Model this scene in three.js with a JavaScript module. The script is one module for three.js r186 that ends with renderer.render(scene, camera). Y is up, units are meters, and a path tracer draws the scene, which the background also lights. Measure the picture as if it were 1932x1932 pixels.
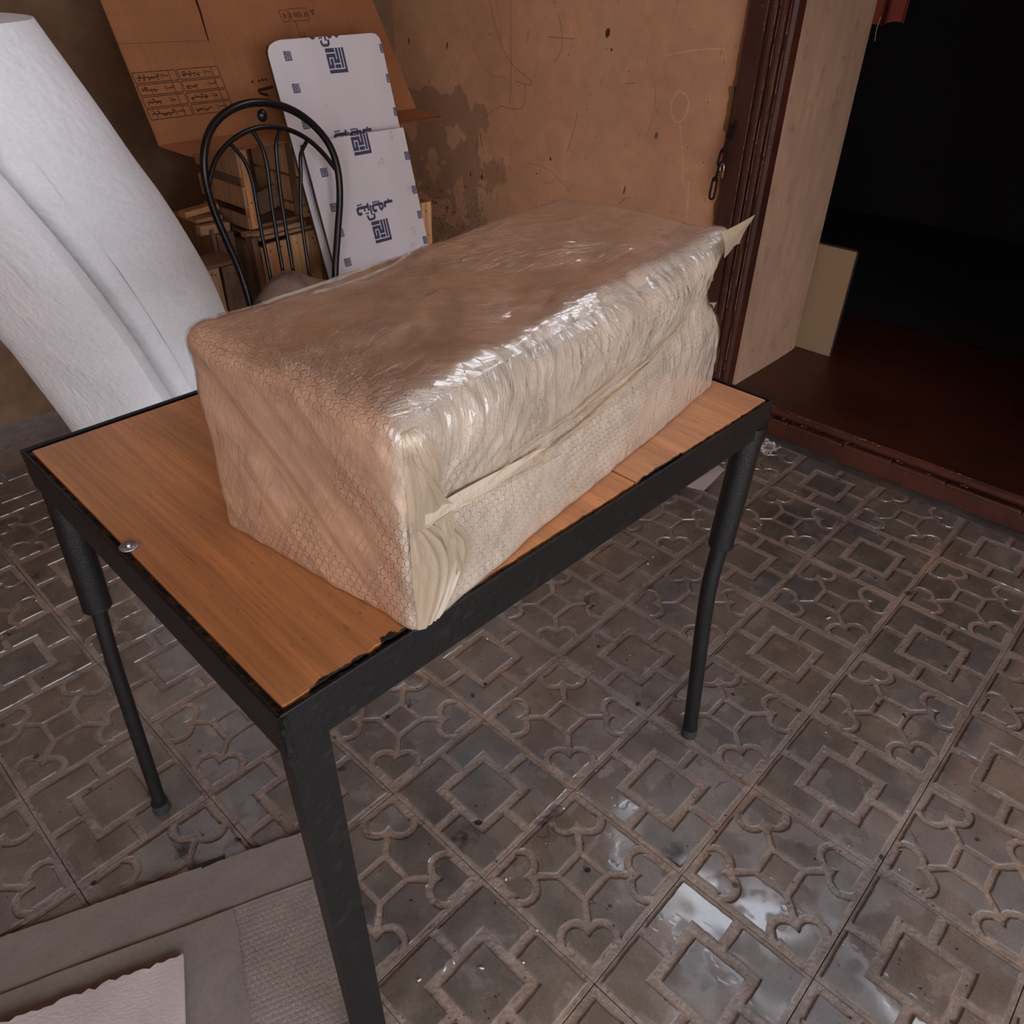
import * as THREE from 'three';
import { RoundedBoxGeometry } from 'three/addons/geometries/RoundedBoxGeometry.js';
import { mergeGeometries, mergeVertices } from 'three/addons/utils/BufferGeometryUtils.js';

// ------------------------------------------------------------------ camera, sky, exposure
const scene = new THREE.Scene();
const camera = new THREE.PerspectiveCamera(66.62, 1, 0.05, 60);
camera.position.set(-0.515, 1.331, 0.784);
camera.up.set(0.4178, 0.8117, -0.4081);
camera.lookAt(-0.515 + 0.59486, 1.331 - 0.58391, 0.784 - 0.55245);
const renderer = new THREE.WebGLRenderer({ antialias: true });
renderer.toneMapping = THREE.LinearToneMapping;
renderer.toneMappingExposure = 0.94;
renderer.shadowMap.enabled = true;
scene.background = new THREE.Color().setRGB(0.92, 0.97, 1.09);     // even, bright overcast sky; the room is lit through its openings
scene.backgroundIntensity = 6.2;

// ------------------------------------------------------------------ helpers
function rng(seed) { let a = seed >>> 0; return () => { a = (a + 0x6D2B79F5) | 0; let t = Math.imul(a ^ (a >>> 15), 1 | a); t = (t + Math.imul(t ^ (t >>> 7), 61 | t)) ^ t; return ((t ^ (t >>> 14)) >>> 0) / 4294967296; }; }
const R0 = rng(7);
const clamp = (x, a = 0, b = 1) => Math.min(b, Math.max(a, x));
const sstep = (a, b, x) => { const t = clamp((x - a) / (b - a)); return t * t * (3 - 2 * t); };
const mix = (a, b, t) => a + (b - a) * t;
function hash2(x, y, s) { let h = Math.imul(x, 374761393) + Math.imul(y, 668265263) + Math.imul(s, 2147483647 ^ 61); h = Math.imul(h ^ (h >>> 13), 1274126177); h ^= h >>> 16; return (h >>> 0) / 4294967296; }
function vn(x, y, p, s) {                                           // value noise, tiles every p cells
  const xi = Math.floor(x), yi = Math.floor(y), fx = x - xi, fy = y - yi, u = fx * fx * (3 - 2 * fx), v = fy * fy * (3 - 2 * fy);
  let x0 = xi % p, y0 = yi % p; if (x0 < 0) x0 += p; if (y0 < 0) y0 += p;
  const x1 = x0 + 1 === p ? 0 : x0 + 1, y1 = y0 + 1 === p ? 0 : y0 + 1, a = hash2(x0, y0, s), b = hash2(x0, y1, s), c = a + (hash2(x1, y0, s) - a) * u;
  return c + (b + (hash2(x1, y1, s) - b) * u - c) * v;
}
function fbm(u, v, p, oct, s) { let a = 0, k = 0.5, n = 0; for (let i = 0; i < oct; i++) { a += k * vn(u * p, v * p, p, s + i); n += k; k *= 0.5; p *= 2; } return a / n; }
const N = (x, y, s = 3) => vn(x, y, 4096, s) * 2 - 1;               // plain noise, -1..1
function tex(size, fn, srgb = true, rep = 1) {
  const w = size, d = new Uint8Array(w * w * 4);
  for (let j = 0; j < w; j++) for (let i = 0; i < w; i++) {
    const c = fn((i + 0.5) / w, (j + 0.5) / w), k = (j * w + i) * 4;
    if (typeof c === 'number') d[k] = d[k + 1] = d[k + 2] = clamp(c) * 255; else { d[k] = clamp(c[0], 0, 255); d[k + 1] = clamp(c[1], 0, 255); d[k + 2] = clamp(c[2], 0, 255); }
    d[k + 3] = 255;
  }
  const t = new THREE.DataTexture(d, w, w); t.wrapS = t.wrapT = THREE.RepeatWrapping; t.magFilter = THREE.LinearFilter;
  if (srgb) t.colorSpace = THREE.SRGBColorSpace; t.repeat.set(rep, rep); t.needsUpdate = true; return t;
}
function rectTex(w, h, fn) {                                         // grey map, fn(u, v) with v upwards
  const d = new Uint8Array(w * h * 4); for (let j = 0; j < h; j++) for (let i = 0; i < w; i++) { const k = (j * w + i) * 4; d[k] = d[k + 1] = d[k + 2] = clamp(fn((i + 0.5) / w, (j + 0.5) / h)) * 255; d[k + 3] = 255; }
  const t = new THREE.DataTexture(d, w, h); t.magFilter = THREE.LinearFilter; t.needsUpdate = true; return t;
}
function canvasTex(w, h, draw, srgb = true) {
  const c = document.createElement('canvas'); c.width = w; c.height = h; draw(c.getContext('2d'), w, h);
  const t = new THREE.CanvasTexture(c); if (srgb) t.colorSpace = THREE.SRGBColorSpace; t.needsUpdate = true; return t;
}
function groundPaint(c, w, h, n, fn) {                                        // per-pixel ground computed at n pixels and drawn up to w
  const k = document.createElement('canvas'); k.width = k.height = n; const q = k.getContext('2d'), im = q.createImageData(n, n);
  for (let j = 0; j < n; j++) for (let i = 0; i < n; i++) { const p = fn(i / n, j / n), a = (j * n + i) * 4; im.data[a] = clamp(p[0], 0, 255); im.data[a + 1] = clamp(p[1], 0, 255); im.data[a + 2] = clamp(p[2], 0, 255); im.data[a + 3] = 255; }
  q.putImageData(im, 0, 0); c.imageSmoothingEnabled = true; c.drawImage(k, 0, 0, w, h);
}
const rgb = (r, g, b) => `rgb(${r | 0},${g | 0},${b | 0})`;
const M = (o) => new THREE.MeshStandardMaterial({ roughness: 0.8, ...o });
const P = (o) => new THREE.MeshPhysicalMaterial({ roughness: 0.6, ...o });
const names = {};
function numbered(n) { const k = names[n] = (names[n] ?? -1) + 1; return k ? `${n}_${String(k).padStart(3, '0')}` : n; }
function tag(o, label, category, group) { o.userData.label = label; o.userData.category = category; if (group) o.userData.group = group; return o; }
function thing(name, label, category, [x, y, z] = [0, 0, 0], ry = 0, group) { const o = new THREE.Group(); o.name = numbered(name); o.position.set(x, y, z); o.rotation.y = ry; scene.add(o); return tag(o, label, category, group); }
function add(parent, name, geo, mat) {
  const m = new THREE.Mesh(Array.isArray(geo) ? merge(geo) : geo, mat); m.name = parent === scene ? numbered(name) : name;
  m.castShadow = m.receiveShadow = true; parent.add(m); return m;
}
function struct(name, geo, mat) { const m = geo ? add(scene, name, geo, mat) : new THREE.Group(); if (!geo) { m.name = numbered(name); scene.add(m); } m.userData.kind = 'structure'; return m; }
function merge(gs) { return mergeGeometries(gs.map((g) => { const n = g.index ? g.toNonIndexed() : g; for (const k of Object.keys(n.attributes)) if (!['position', 'normal', 'uv'].includes(k)) n.deleteAttribute(k); if (!n.attributes.uv) n.setAttribute('uv', new THREE.BufferAttribute(new Float32Array(n.attributes.position.count * 2), 2)); return n; })); }
function boxUV(g, s = 1, ou = 0, ov = 0) {                          // uv in metres, by the way each face points
  if (g.index) g = g.toNonIndexed();
  const p = g.attributes.position, n = g.attributes.normal, uv = new Float32Array(p.count * 2);
  for (let i = 0; i < p.count; i++) {
    const a = Math.abs(n.getX(i)), b = Math.abs(n.getY(i)), c = Math.abs(n.getZ(i));
    let u, v; if (b >= a && b >= c) { u = p.getX(i); v = p.getZ(i); } else if (a >= c) { u = p.getZ(i); v = p.getY(i); } else { u = p.getX(i); v = p.getY(i); }
    uv[2 * i] = u * s + ou; uv[2 * i + 1] = v * s + ov;
  }
  g.setAttribute('uv', new THREE.BufferAttribute(uv, 2)); return g;
}
function bx(x0, y0, z0, x1, y1, z1, r = 0, s = 1, ou = 0, ov = 0) {
  const w = x1 - x0, h = y1 - y0, d = z1 - z0;
  const g = r ? new RoundedBoxGeometry(w, h, d, 2, Math.min(r, w / 2.1, h / 2.1, d / 2.1)) : new THREE.BoxGeometry(w, h, d);
  g.translate((x0 + x1) / 2, (y0 + y1) / 2, (z0 + z1) / 2); return boxUV(g, s, ou, ov);
}
const V = (x, y, z) => new THREE.Vector3(x, y, z);
function tube(pts, r, seg = 48, rad = 10, closed = false) { return new THREE.TubeGeometry(new THREE.CatmullRomCurve3(pts.map((p) => V(...p)), closed, 'centripetal'), seg, r, rad, closed); }
function rod(a, b, r0, r1 = r0, rad = 16) { const A = V(...a), B = V(...b), d = B.clone().sub(A), g = new THREE.CylinderGeometry(r1, r0, d.length(), rad); g.translate(0, d.length() / 2, 0); g.applyQuaternion(new THREE.Quaternion().setFromUnitVectors(V(0, 1, 0), d.clone().normalize())); g.translate(...a); return g; }
function smoothNormals(g, q = 2e5) {                                // normals averaged over vertices that lie together
  const p = g.attributes.position, ix = g.index ? g.index.array : null, cnt = ix ? ix.length : p.count, id = new Int32Array(p.count), map = new Map(); let m = 0;
  for (let i = 0; i < p.count; i++) { const k = `${Math.round(p.getX(i) * q)},${Math.round(p.getY(i) * q)},${Math.round(p.getZ(i) * q)}`; let t = map.get(k); if (t === undefined) map.set(k, t = m++); id[i] = t; }
  const acc = new Float64Array(m * 3), a = V(), b = V(), c = V();
  for (let i = 0; i < cnt; i += 3) {
    const A = ix ? ix[i] : i, B = ix ? ix[i + 1] : i + 1, C = ix ? ix[i + 2] : i + 2;
    a.fromBufferAttribute(p, A); b.fromBufferAttribute(p, B); c.fromBufferAttribute(p, C); b.sub(a); c.sub(a); b.cross(c);
    for (const k of [A, B, C]) { const t = id[k] * 3; acc[t] += b.x; acc[t + 1] += b.y; acc[t + 2] += b.z; }
  }
  const n = new Float32Array(p.count * 3);
  for (let i = 0; i < p.count; i++) { const t = id[i] * 3, l = Math.hypot(acc[t], acc[t + 1], acc[t + 2]) || 1; n[3 * i] = acc[t] / l; n[3 * i + 1] = acc[t + 1] / l; n[3 * i + 2] = acc[t + 2] / l; }
  g.setAttribute('normal', new THREE.BufferAttribute(n, 3)); return g;
}
function grid(nu, nv, fn, uvs = [1, 1]) {                           // fn(u, v) -> [x, y, z]
  const pos = [], uv = [], ix = [];
  for (let j = 0; j <= nv; j++) for (let i = 0; i <= nu; i++) { pos.push(...fn(i / nu, j / nv)); uv.push(i / nu * uvs[0], j / nv * uvs[1]); }
  for (let j = 0; j < nv; j++) for (let i = 0; i < nu; i++) { const a = j * (nu + 1) + i, b = a + 1, c = a + nu + 1, d = c + 1; ix.push(a, b, d, a, d, c); }
  const g = new THREE.BufferGeometry(); g.setAttribute('position', new THREE.Float32BufferAttribute(pos, 3)); g.setAttribute('uv', new THREE.Float32BufferAttribute(uv, 2)); g.setIndex(ix); g.computeVertexNormals(); return g;
}
function thick(g, t) {                                              // a sheet given a thickness t along its normals
  const p = g.attributes.position, n = g.attributes.normal, k = p.count, pos = new Float32Array(k * 6), uv = new Float32Array(k * 4), ix = Array.from(g.index.array), out = [];
  for (let i = 0; i < k; i++) for (let s = 0; s < 2; s++) {
    const o = (i + s * k) * 3, e = s ? -t : 0;
    pos[o] = p.getX(i) + n.getX(i) * e; pos[o + 1] = p.getY(i) + n.getY(i) * e; pos[o + 2] = p.getZ(i) + n.getZ(i) * e;
    uv[(i + s * k) * 2] = g.attributes.uv.getX(i); uv[(i + s * k) * 2 + 1] = g.attributes.uv.getY(i);
  }
  const edges = new Map();
  for (let i = 0; i < ix.length; i += 3) for (const [a, b] of [[ix[i], ix[i + 1]], [ix[i + 1], ix[i + 2]], [ix[i + 2], ix[i]]]) { if (edges.has(b + ',' + a)) edges.delete(b + ',' + a); else edges.set(a + ',' + b, [a, b]); }
  for (let i = 0; i < ix.length; i += 3) out.push(ix[i], ix[i + 1], ix[i + 2], ix[i] + k, ix[i + 2] + k, ix[i + 1] + k);
  for (const [a, b] of edges.values()) out.push(b, a, a + k, b, a + k, b + k);
  let r = new THREE.BufferGeometry(); r.setAttribute('position', new THREE.BufferAttribute(pos, 3)); r.setAttribute('uv', new THREE.BufferAttribute(uv, 2)); r.setIndex(out);
  r = r.toNonIndexed(); r.computeVertexNormals(); return creased(r);
}
function creased(g, ang = 0.7) {                                    // smooth within ang, hard beyond
  const p = g.attributes.position, n = p.count, fn = new Float32Array(n), map = new Map(), N0 = g.attributes.normal.array.slice();
  for (let i = 0; i < n; i++) { const k = `${Math.round(p.getX(i) * 1e5)},${Math.round(p.getY(i) * 1e5)},${Math.round(p.getZ(i) * 1e5)}`; (map.get(k) ?? map.set(k, []).get(k)).push(i); }
  const o = g.attributes.normal.array, c = Math.cos(ang);
  for (const l of map.values()) for (const i of l) { let x = 0, y = 0, z = 0; for (const j of l) if (N0[3 * i] * N0[3 * j] + N0[3 * i + 1] * N0[3 * j + 1] + N0[3 * i + 2] * N0[3 * j + 2] > c) { x += N0[3 * j]; y += N0[3 * j + 1]; z += N0[3 * j + 2]; } const q = Math.hypot(x, y, z) || 1; o[3 * i] = x / q; o[3 * i + 1] = y / q; o[3 * i + 2] = z / q; }
  return g;
}
function extrude(pts, depth, bevel = 0, holes = [], segs = 1) {     // outline in x, y; thickness along z from 0
  const s = new THREE.Shape(pts.map((p) => new THREE.Vector2(...p))); for (const h of holes) s.holes.push(new THREE.Path(h.map((p) => new THREE.Vector2(...p))));
  const g = new THREE.ExtrudeGeometry(s, { depth: depth - 2 * bevel, bevelEnabled: bevel > 0, bevelThickness: bevel, bevelSize: bevel, bevelOffset: -bevel, bevelSegments: segs, steps: 1, curveSegments: 8 });
  g.translate(0, 0, bevel); return g;
}

// ------------------------------------------------------------------ surfaces
const grainy = (s, p = 64) => tex(512, (u, v) => 0.5 + 0.5 * (fbm(u, v, p, 3, s) - 0.5), false);
const plasterBump = tex(1024, (u, v) => { const a = fbm(u, v, 6, 6, 11), b = fbm(u, v, 90, 2, 23); return 0.35 + 0.5 * a + 0.12 * b; }, false);
const woodCol = (r, g, b, seed, amp = 1) => tex(512, (u, v) => { const w = fbm(u, v, 3, 3, seed + 5), l = fbm(u * 1 + w * 0.12, v * 0.08, 32, 3, seed), f = vn(u * 190 + w * 8, v * 6, 190, seed + 9), k = 1 + amp * ((l - 0.5) * 0.55 + (f - 0.5) * 0.22 + (w - 0.5) * 0.25); return [r * k, g * k, b * k]; });

// ------------------------------------------------------------------ large structure
const XW = 1.804, ZB = -2.05, XR = 2.28, ZJ = -0.345, ZD = 0.78, ZF = 2.6, XL = -2.4, YC = 4.0;
// painted plaster of the wall with the doorway: 1.5 m of wall from the corner to the door frame, 1.5 m high
const wallTex = canvasTex(2048, 2048, (c, w) => {
  const Z0 = -1.85, S = w / 1.5, X = (z) => (z - Z0) * S, Y = (y) => w - y * S, r = rng(21);
  groundPaint(c, w, w, 1024, (u, v) => {
    const z = Z0 + u * 1.5, y = (1 - v) * 1.5;
    const a = fbm(u, v, 4, 5, 31), b = fbm(u, v, 40, 3, 37), f = vn(u * 700, v * 700, 700, 5);
    let k = 1 + (a - 0.5) * 0.22 + (b - 0.5) * 0.10 + (f - 0.5) * 0.05;
    const washed = sstep(0.5, 0.62, fbm(u, v * 0.5, 5, 4, 44)) * 0.5;
    let R = 206 * k, G = 152 * k, B = 114 * k; R = mix(R, 196, washed * 0.6); G = mix(G, 154, washed * 0.6); B = mix(B, 116, washed * 0.6);
    // flaking damp low in the corner, with some of the shade there painted in
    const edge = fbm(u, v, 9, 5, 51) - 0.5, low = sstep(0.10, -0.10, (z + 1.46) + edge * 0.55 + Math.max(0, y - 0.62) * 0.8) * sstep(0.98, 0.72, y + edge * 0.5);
    const fl = fbm(u, v * 0.6, 26, 4, 57), flakeShade = sstep(0, 0.035, fl + 0.25 * (fbm(u, v, 70, 3, 59) - 0.5) - (0.80 - 0.42 * low)) * sstep(0.02, 0.2, low);
    R = mix(R, 112, flakeShade * 0.34); G = mix(G, 82, flakeShade * 0.34); B = mix(B, 62, flakeShade * 0.34);
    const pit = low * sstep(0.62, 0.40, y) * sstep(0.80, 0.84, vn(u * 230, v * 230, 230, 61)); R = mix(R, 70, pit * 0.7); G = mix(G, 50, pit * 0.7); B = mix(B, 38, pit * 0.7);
    return [R, G, B];
  });
  c.lineCap = c.lineJoin = 'round';
  const line = (pts, col, lw, wob = 0.003) => { c.strokeStyle = col; c.lineWidth = lw; c.beginPath(); const q = pts.map(([z, y]) => [X(z) + (r() - 0.5) * wob * S, Y(y) + (r() - 0.5) * wob * S]); c.moveTo(...q[0]); for (let i = 1; i < q.length - 1; i++) c.quadraticCurveTo(...q[i], (q[i][0] + q[i + 1][0]) / 2, (q[i][1] + q[i + 1][1]) / 2); c.lineTo(...q[q.length - 1]); c.stroke(); };
  const pencil = 'rgba(74,62,58,0.42)', faint = 'rgba(74,62,58,0.25)', pale = 'rgba(238,205,170,0.5)', dark = 'rgba(70,40,24,0.75)';
  // pencil doodles
  line([[-1.53, 1.24], [-1.49, 1.12], [-1.44, 1.04], [-1.40, 1.00], [-1.335, 0.975], [-1.30, 0.955], [-1.315, 0.945], [-1.38, 0.955]], pencil, 4);
  line([[-1.41, 1.24], [-1.41, 1.10], [-1.405, 0.95], [-1.41, 0.88]], pencil, 4); line([[-1.335, 0.95], [-1.33, 0.87], [-1.40, 0.862], [-1.46, 0.865]], pencil, 4);
  line([[-1.45, 0.868], [-1.54, 0.83], [-1.57, 0.77], [-1.56, 0.72]], faint, 4); line([[-1.60, 1.06], [-1.55, 0.98], [-1.49, 0.955], [-1.43, 0.96]], faint, 4); line([[-1.50, 1.24], [-1.46, 1.16], [-1.455, 1.02]], faint, 3);
  line([[-1.24, 1.10], [-1.12, 1.098]], pencil, 4); line([[-1.19, 1.16], [-1.16, 1.08], [-1.20, 1.03]], pencil, 4); line([[-1.13, 1.13], [-1.10, 1.09], [-1.14, 1.07]], faint, 3);
  line([[-1.09, 0.88], [-1.11, 0.80], [-1.13, 0.75]], pencil, 4); line([[-1.31, 0.69], [-1.23, 0.69], [-1.16, 0.66], [-1.10, 0.62], [-1.12, 0.625]], faint, 4); line([[-1.25, 0.68], [-1.26, 0.64], [-1.20, 0.63], [-1.18, 0.66]], faint, 3);
  line([[-0.80, 1.02], [-0.775, 0.98], [-0.78, 0.90], [-0.80, 0.84]], faint, 4); line([[-0.90, 0.99], [-0.86, 0.995]], pencil, 4); line([[-0.73, 1.24], [-0.75, 1.17]], faint, 3); line([[-0.885, 0.62], [-0.86, 0.645], [-0.84, 0.65]], pencil, 4);
  // pale scratches
  line([[-0.70, 0.985], [-0.725, 0.955], [-0.705, 0.91], [-0.68, 0.90], [-0.655, 0.93], [-0.655, 0.975], [-0.69, 0.99], [-0.705, 0.982]], pale, 4, 0.001); line([[-0.68, 0.90], [-0.665, 0.86], [-0.65, 0.80], [-0.635, 0.72]], pale, 3);
  line([[-0.75, 1.08], [-0.65, 1.105], [-0.56, 1.11]], pale, 3); line([[-1.68, 1.02], [-1.715, 0.94], [-1.73, 0.91]], pale, 4); line([[-0.615, 0.74], [-0.61, 0.66]], pale, 4); line([[-0.61, 0.70], [-0.60, 0.57]], pale, 2);
  for (let i = 0; i < 60; i++) { const z = -1.7 + r() * 1.25, y = 0.35 + r() * 0.95, l = 0.006 + r() * 0.03; line([[z, y], [z + (r() - 0.6) * l * 0.5, y - l]], r() < 0.5 ? 'rgba(236,200,165,0.35)' : 'rgba(96,62,42,0.4)', 1.5 + r() * 2, 0.001); }
  for (let i = 0; i < 40; i++) { const z = -1.66 + r() * 0.26, y = 0.28 + r() * 0.5, l = 0.01 + r() * 0.05; line([[z, y], [z - 0.006, y - l * 0.5], [z + (r() - 0.5) * 0.02, y - l]], r() < 0.5 ? 'rgba(205,160,120,0.55)' : 'rgba(60,42,32,0.6)', 1.5 + r() * 3, 0.002); }
  // chips and holes
  const hole = (z, y, a, b, col = 'rgba(58,32,20,0.9)') => { c.fillStyle = col; c.beginPath(); c.ellipse(X(z), Y(y), a * S, b * S, 0.2, 0, 7); c.fill(); };
  hole(-0.985, 1.125, 0.009, 0.013); hole(-0.965, 1.08, 0.004, 0.005); hole(-1.205, 0.72, 0.005, 0.006); hole(-0.76, 0.855, 0.006, 0.010, 'rgba(70,58,54,0.7)'); hole(-1.74, 1.04, 0.004, 0.012); hole(-1.27, 0.66, 0.003, 0.003); hole(-1.24, 0.55, 0.003, 0.004);
  hole(-1.625, 0.60, 0.004, 0.009); hole(-1.56, 0.60, 0.005, 0.01); hole(-0.865, 0.67, 0.004, 0.014, 'rgba(70,44,30,0.7)'); hole(-1.51, 1.09, 0.002, 0.003);
  for (let i = 0; i < 70; i++) hole(-1.75 + r() * 1.3, 0.3 + r() * 0.95, 0.001 + r() * 0.0012, 0.001 + r() * 0.0014);
  // brown gloss paint of the frame run ragged on to the plaster
  for (const [col, w0, w1] of [['rgb(140,98,58)', 1, 1], ['rgb(54,30,20)', 0.55, 0]]) { c.fillStyle = col; c.beginPath(); c.moveTo(X(-0.40), Y(0)); for (let y = 0; y <= 1.5; y += 0.003) { const k = fbm(0.3, y / 1.5, 22, 4, 71), g = 0.008 + 0.018 * k + (y > 0.9 && y < 1.02 ? 0.012 : 0); c.lineTo(X(-0.49 - g * w0 - 0.008 * k * w1), Y(y)); } c.lineTo(X(-0.40), Y(1.5)); c.fill(); }
});
wallTex.wrapS = wallTex.wrapT = THREE.MirroredRepeatWrapping;
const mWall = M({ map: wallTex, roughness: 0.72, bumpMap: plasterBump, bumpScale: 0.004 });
const wallUV = (g) => { const p = g.attributes.position, u = g.attributes.uv, n = g.attributes.normal; for (let i = 0; i < p.count; i++) u.setXY(i, ((Math.abs(n.getX(i)) > 0.5 ? p.getZ(i) : p.getX(i) * 0.7 + 0.4) + 1.85) / 1.5, p.getY(i) / 1.5); return g; };
const plain = tex(512, (u, v) => { const a = fbm(u, v, 4, 6, 81), b = fbm(u, v, 60, 2, 87), s = sstep(0.55, 0.72, fbm(u, v, 7, 4, 93)); const k = 1 + (a - 0.5) * 0.3 + (b - 0.5) * 0.08 - s * 0.12; return [196 * k, 142 * k, 104 * k]; });
const mPlain = M({ map: plain, roughness: 0.8, bumpMap: plasterBump, bumpScale: 0.004 });
const mCeil = M({ color: 0xb9ab9a, roughness: 0.9 });
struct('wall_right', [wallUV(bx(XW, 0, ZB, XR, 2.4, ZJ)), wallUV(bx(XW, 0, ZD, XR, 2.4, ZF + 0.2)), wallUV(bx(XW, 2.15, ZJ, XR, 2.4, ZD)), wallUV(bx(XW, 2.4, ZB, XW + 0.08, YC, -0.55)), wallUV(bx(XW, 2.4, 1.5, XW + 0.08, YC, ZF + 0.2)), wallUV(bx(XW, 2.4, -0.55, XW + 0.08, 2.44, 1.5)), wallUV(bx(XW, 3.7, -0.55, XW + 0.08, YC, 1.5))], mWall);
const shadedBack = canvasTex(1024, 1024, (c, w) => groundPaint(c, w, w, 768, (u, v) => { const a = fbm(u, v, 9, 5, 96), b = fbm(u, v, 60, 3, 98), k = 1 + (a - 0.5) * 0.22 + (b - 0.5) * 0.2; return [132 * k, 102 * k, 76 * k]; }));  // back wall's brown darkened all over to stand in for the shade there
shadedBack.wrapS = shadedBack.wrapT = THREE.MirroredRepeatWrapping;
struct('wall_back', [boxUV(bx(XL - 0.2, 0, ZB - 0.2, XR, YC, ZB), 1 / 2.4)], M({ map: shadedBack, roughness: 0.85, bumpMap: plasterBump, bumpScale: 0.005 }));
struct('wall_left', [boxUV(bx(XL - 0.2, 0, ZB, XL, YC, 1.1), 0.6), boxUV(bx(XL - 0.2, 1.95, 1.1, XL, YC, ZF + 0.2), 0.6), boxUV(bx(XL - 0.2, 0, 2.35, XL, 1.95, ZF + 0.2), 0.6)], mPlain);
struct('wall_front', [boxUV(bx(XL, 1.95, ZF, XW, YC, ZF + 0.2), 0.6), boxUV(bx(XL, 0, ZF, XL + 0.25, 1.95, ZF + 0.2), 0.6), boxUV(bx(0.6, 0, ZF, XW, 1.95, ZF + 0.2), 0.6)], mPlain);
struct('ceiling', [bx(XL - 0.2, YC, ZB - 0.2, XR, YC + 0.2, ZF + 0.2)], mCeil);
struct('ground_outside', [bx(-9, -0.25, ZF + 0.2, 9, -0.012, 14), bx(-9, -0.25, -4, XL - 0.2, -0.012, ZF + 0.2)], M({ color: 0xa09a90, roughness: 0.9 }));

// doorway: beige reveal, brown frame, threshold, dark room beyond
const revealTex = tex(1024, (u, v) => { const a = fbm(u, v, 5, 5, 101), b = fbm(u, v * 0.25, 48, 3, 105), s = sstep(0.66, 0.80, fbm(u, v * 0.4, 5, 5, 109)), dirt = sstep(0.70, 0.78, fbm(u, v, 30, 3, 113)); const k = 1 + (a - 0.5) * 0.2 + (b - 0.5) * 0.16; return [mix(180 * k, 150, s * 0.3) - dirt * 12, mix(142 * k, 106, s * 0.3) - dirt * 12, mix(115 * k, 76, s * 0.3) - dirt * 12]; });
const mReveal = M({ map: revealTex, roughness: 0.62, bumpMap: plasterBump, bumpScale: 0.003 });
struct('wall_reveal', [boxUV(extrude([[XW - 0.004, -ZJ + 0.006], [XW - 0.004, -ZJ - 0.004], [XW + 0.30, -ZJ - 0.008], [XR - 0.03, -ZJ - 0.006], [XR + 0.004, -ZJ - 0.002], [XR + 0.006, -ZJ + 0.006], [XR + 0.006, -ZJ + 0.2], [XR + 0.001, -ZJ + 0.2], [XR + 0.001, -ZJ + 0.006]], 2.05).rotateX(-Math.PI / 2).translate(0, 0.1, 0), 0.8)], mReveal);
const brownTex = canvasTex(1024, 1024, (c, w) => {
  const im = c.createImageData(w, w), d = im.data;
  for (let j = 0; j < w; j++) for (let i = 0; i < w; i++) { const u = i / w, v = j / w, a = fbm(u, v, 6, 5, 121), f = fbm(u, v * 0.3, 60, 2, 125), k = 1 + (a - 0.5) * 0.5 + (f - 0.5) * 0.3, q = (j * w + i) * 4; d[q] = clamp(72 * k, 0, 255); d[q + 1] = clamp(35 * k, 0, 255); d[q + 2] = clamp(24 * k, 0, 255); d[q + 3] = 255; }
  c.putImageData(im, 0, 0); const r = rng(5);
  for (let i = 0; i < 500; i++) { c.fillStyle = `rgba(${170 + r() * 50},${120 + r() * 40},${80 + r() * 40},${0.2 + r() * 0.5})`; const x = r() * w, y = r() * w; c.beginPath(); c.ellipse(x, y, 0.6 + r() * 1.6, 0.6 + r() * 3, r() * 3, 0, 7); c.fill(); }
});
brownTex.wrapS = brownTex.wrapT = THREE.RepeatWrapping;
const mBrown = M({ map: brownTex, roughness: 0.42, bumpMap: plasterBump, bumpScale: 0.0015 });
const mWorn = M({ map: tex(512, (u, v) => { const a = fbm(u, v, 40, 3, 131); const k = sstep(0.42, 0.6, a); return [mix(64, 176, k), mix(32, 128, k), mix(22, 92, k)]; }), roughness: 0.7 });
{
  const trim = struct('trim_1');
  // cross section in x (out of the wall, towards the room is minus) and z; flat board, three beads with grooves between
  const prof = [[0.01, -0.492], [-0.022, -0.490], [-0.026, -0.486], [-0.026, -0.432], [-0.020, -0.428], [-0.020, -0.423], [-0.032, -0.419], [-0.034, -0.410], [-0.032, -0.401], [-0.022, -0.398], [-0.022, -0.394], [-0.034, -0.390], [-0.036, -0.380], [-0.034, -0.372], [-0.024, -0.369], [-0.024, -0.365], [-0.032, -0.361], [-0.034, -0.352], [-0.030, -0.341], [0.01, -0.340]];
  const g = extrude(prof.map(([x, z]) => [XW + x, -z]).reverse(), 2.05).rotateX(-Math.PI / 2).translate(0, 0.105, 0);
  add(trim, 'frame_board', boxUV(g, 1), mBrown);
  // paint worn through along the bead edges
  const r = rng(9);
  for (const [x, z] of [[-0.0265, -0.431], [-0.0325, -0.4015], [-0.0345, -0.3905], [-0.0345, -0.3715], [-0.0325, -0.3605]]) {
    const gs = []; let y = 0.12;
    while (y < 2.05) { const l = 0.01 + r() * 0.10; if (r() < 0.82) gs.push(rod([XW + x, y, z], [XW + x, y + l, z + (r() - 0.5) * 0.0008], 0.0010 + r() * 0.0010, 0.0009, 5)); y += l + r() * 0.02; }
    const m = add(trim, 'worn_edge', gs, mWorn); m.userData.label = 'pale edge where the brown paint has worn through'; m.userData.kind = 'stuff';
  }
}
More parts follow.
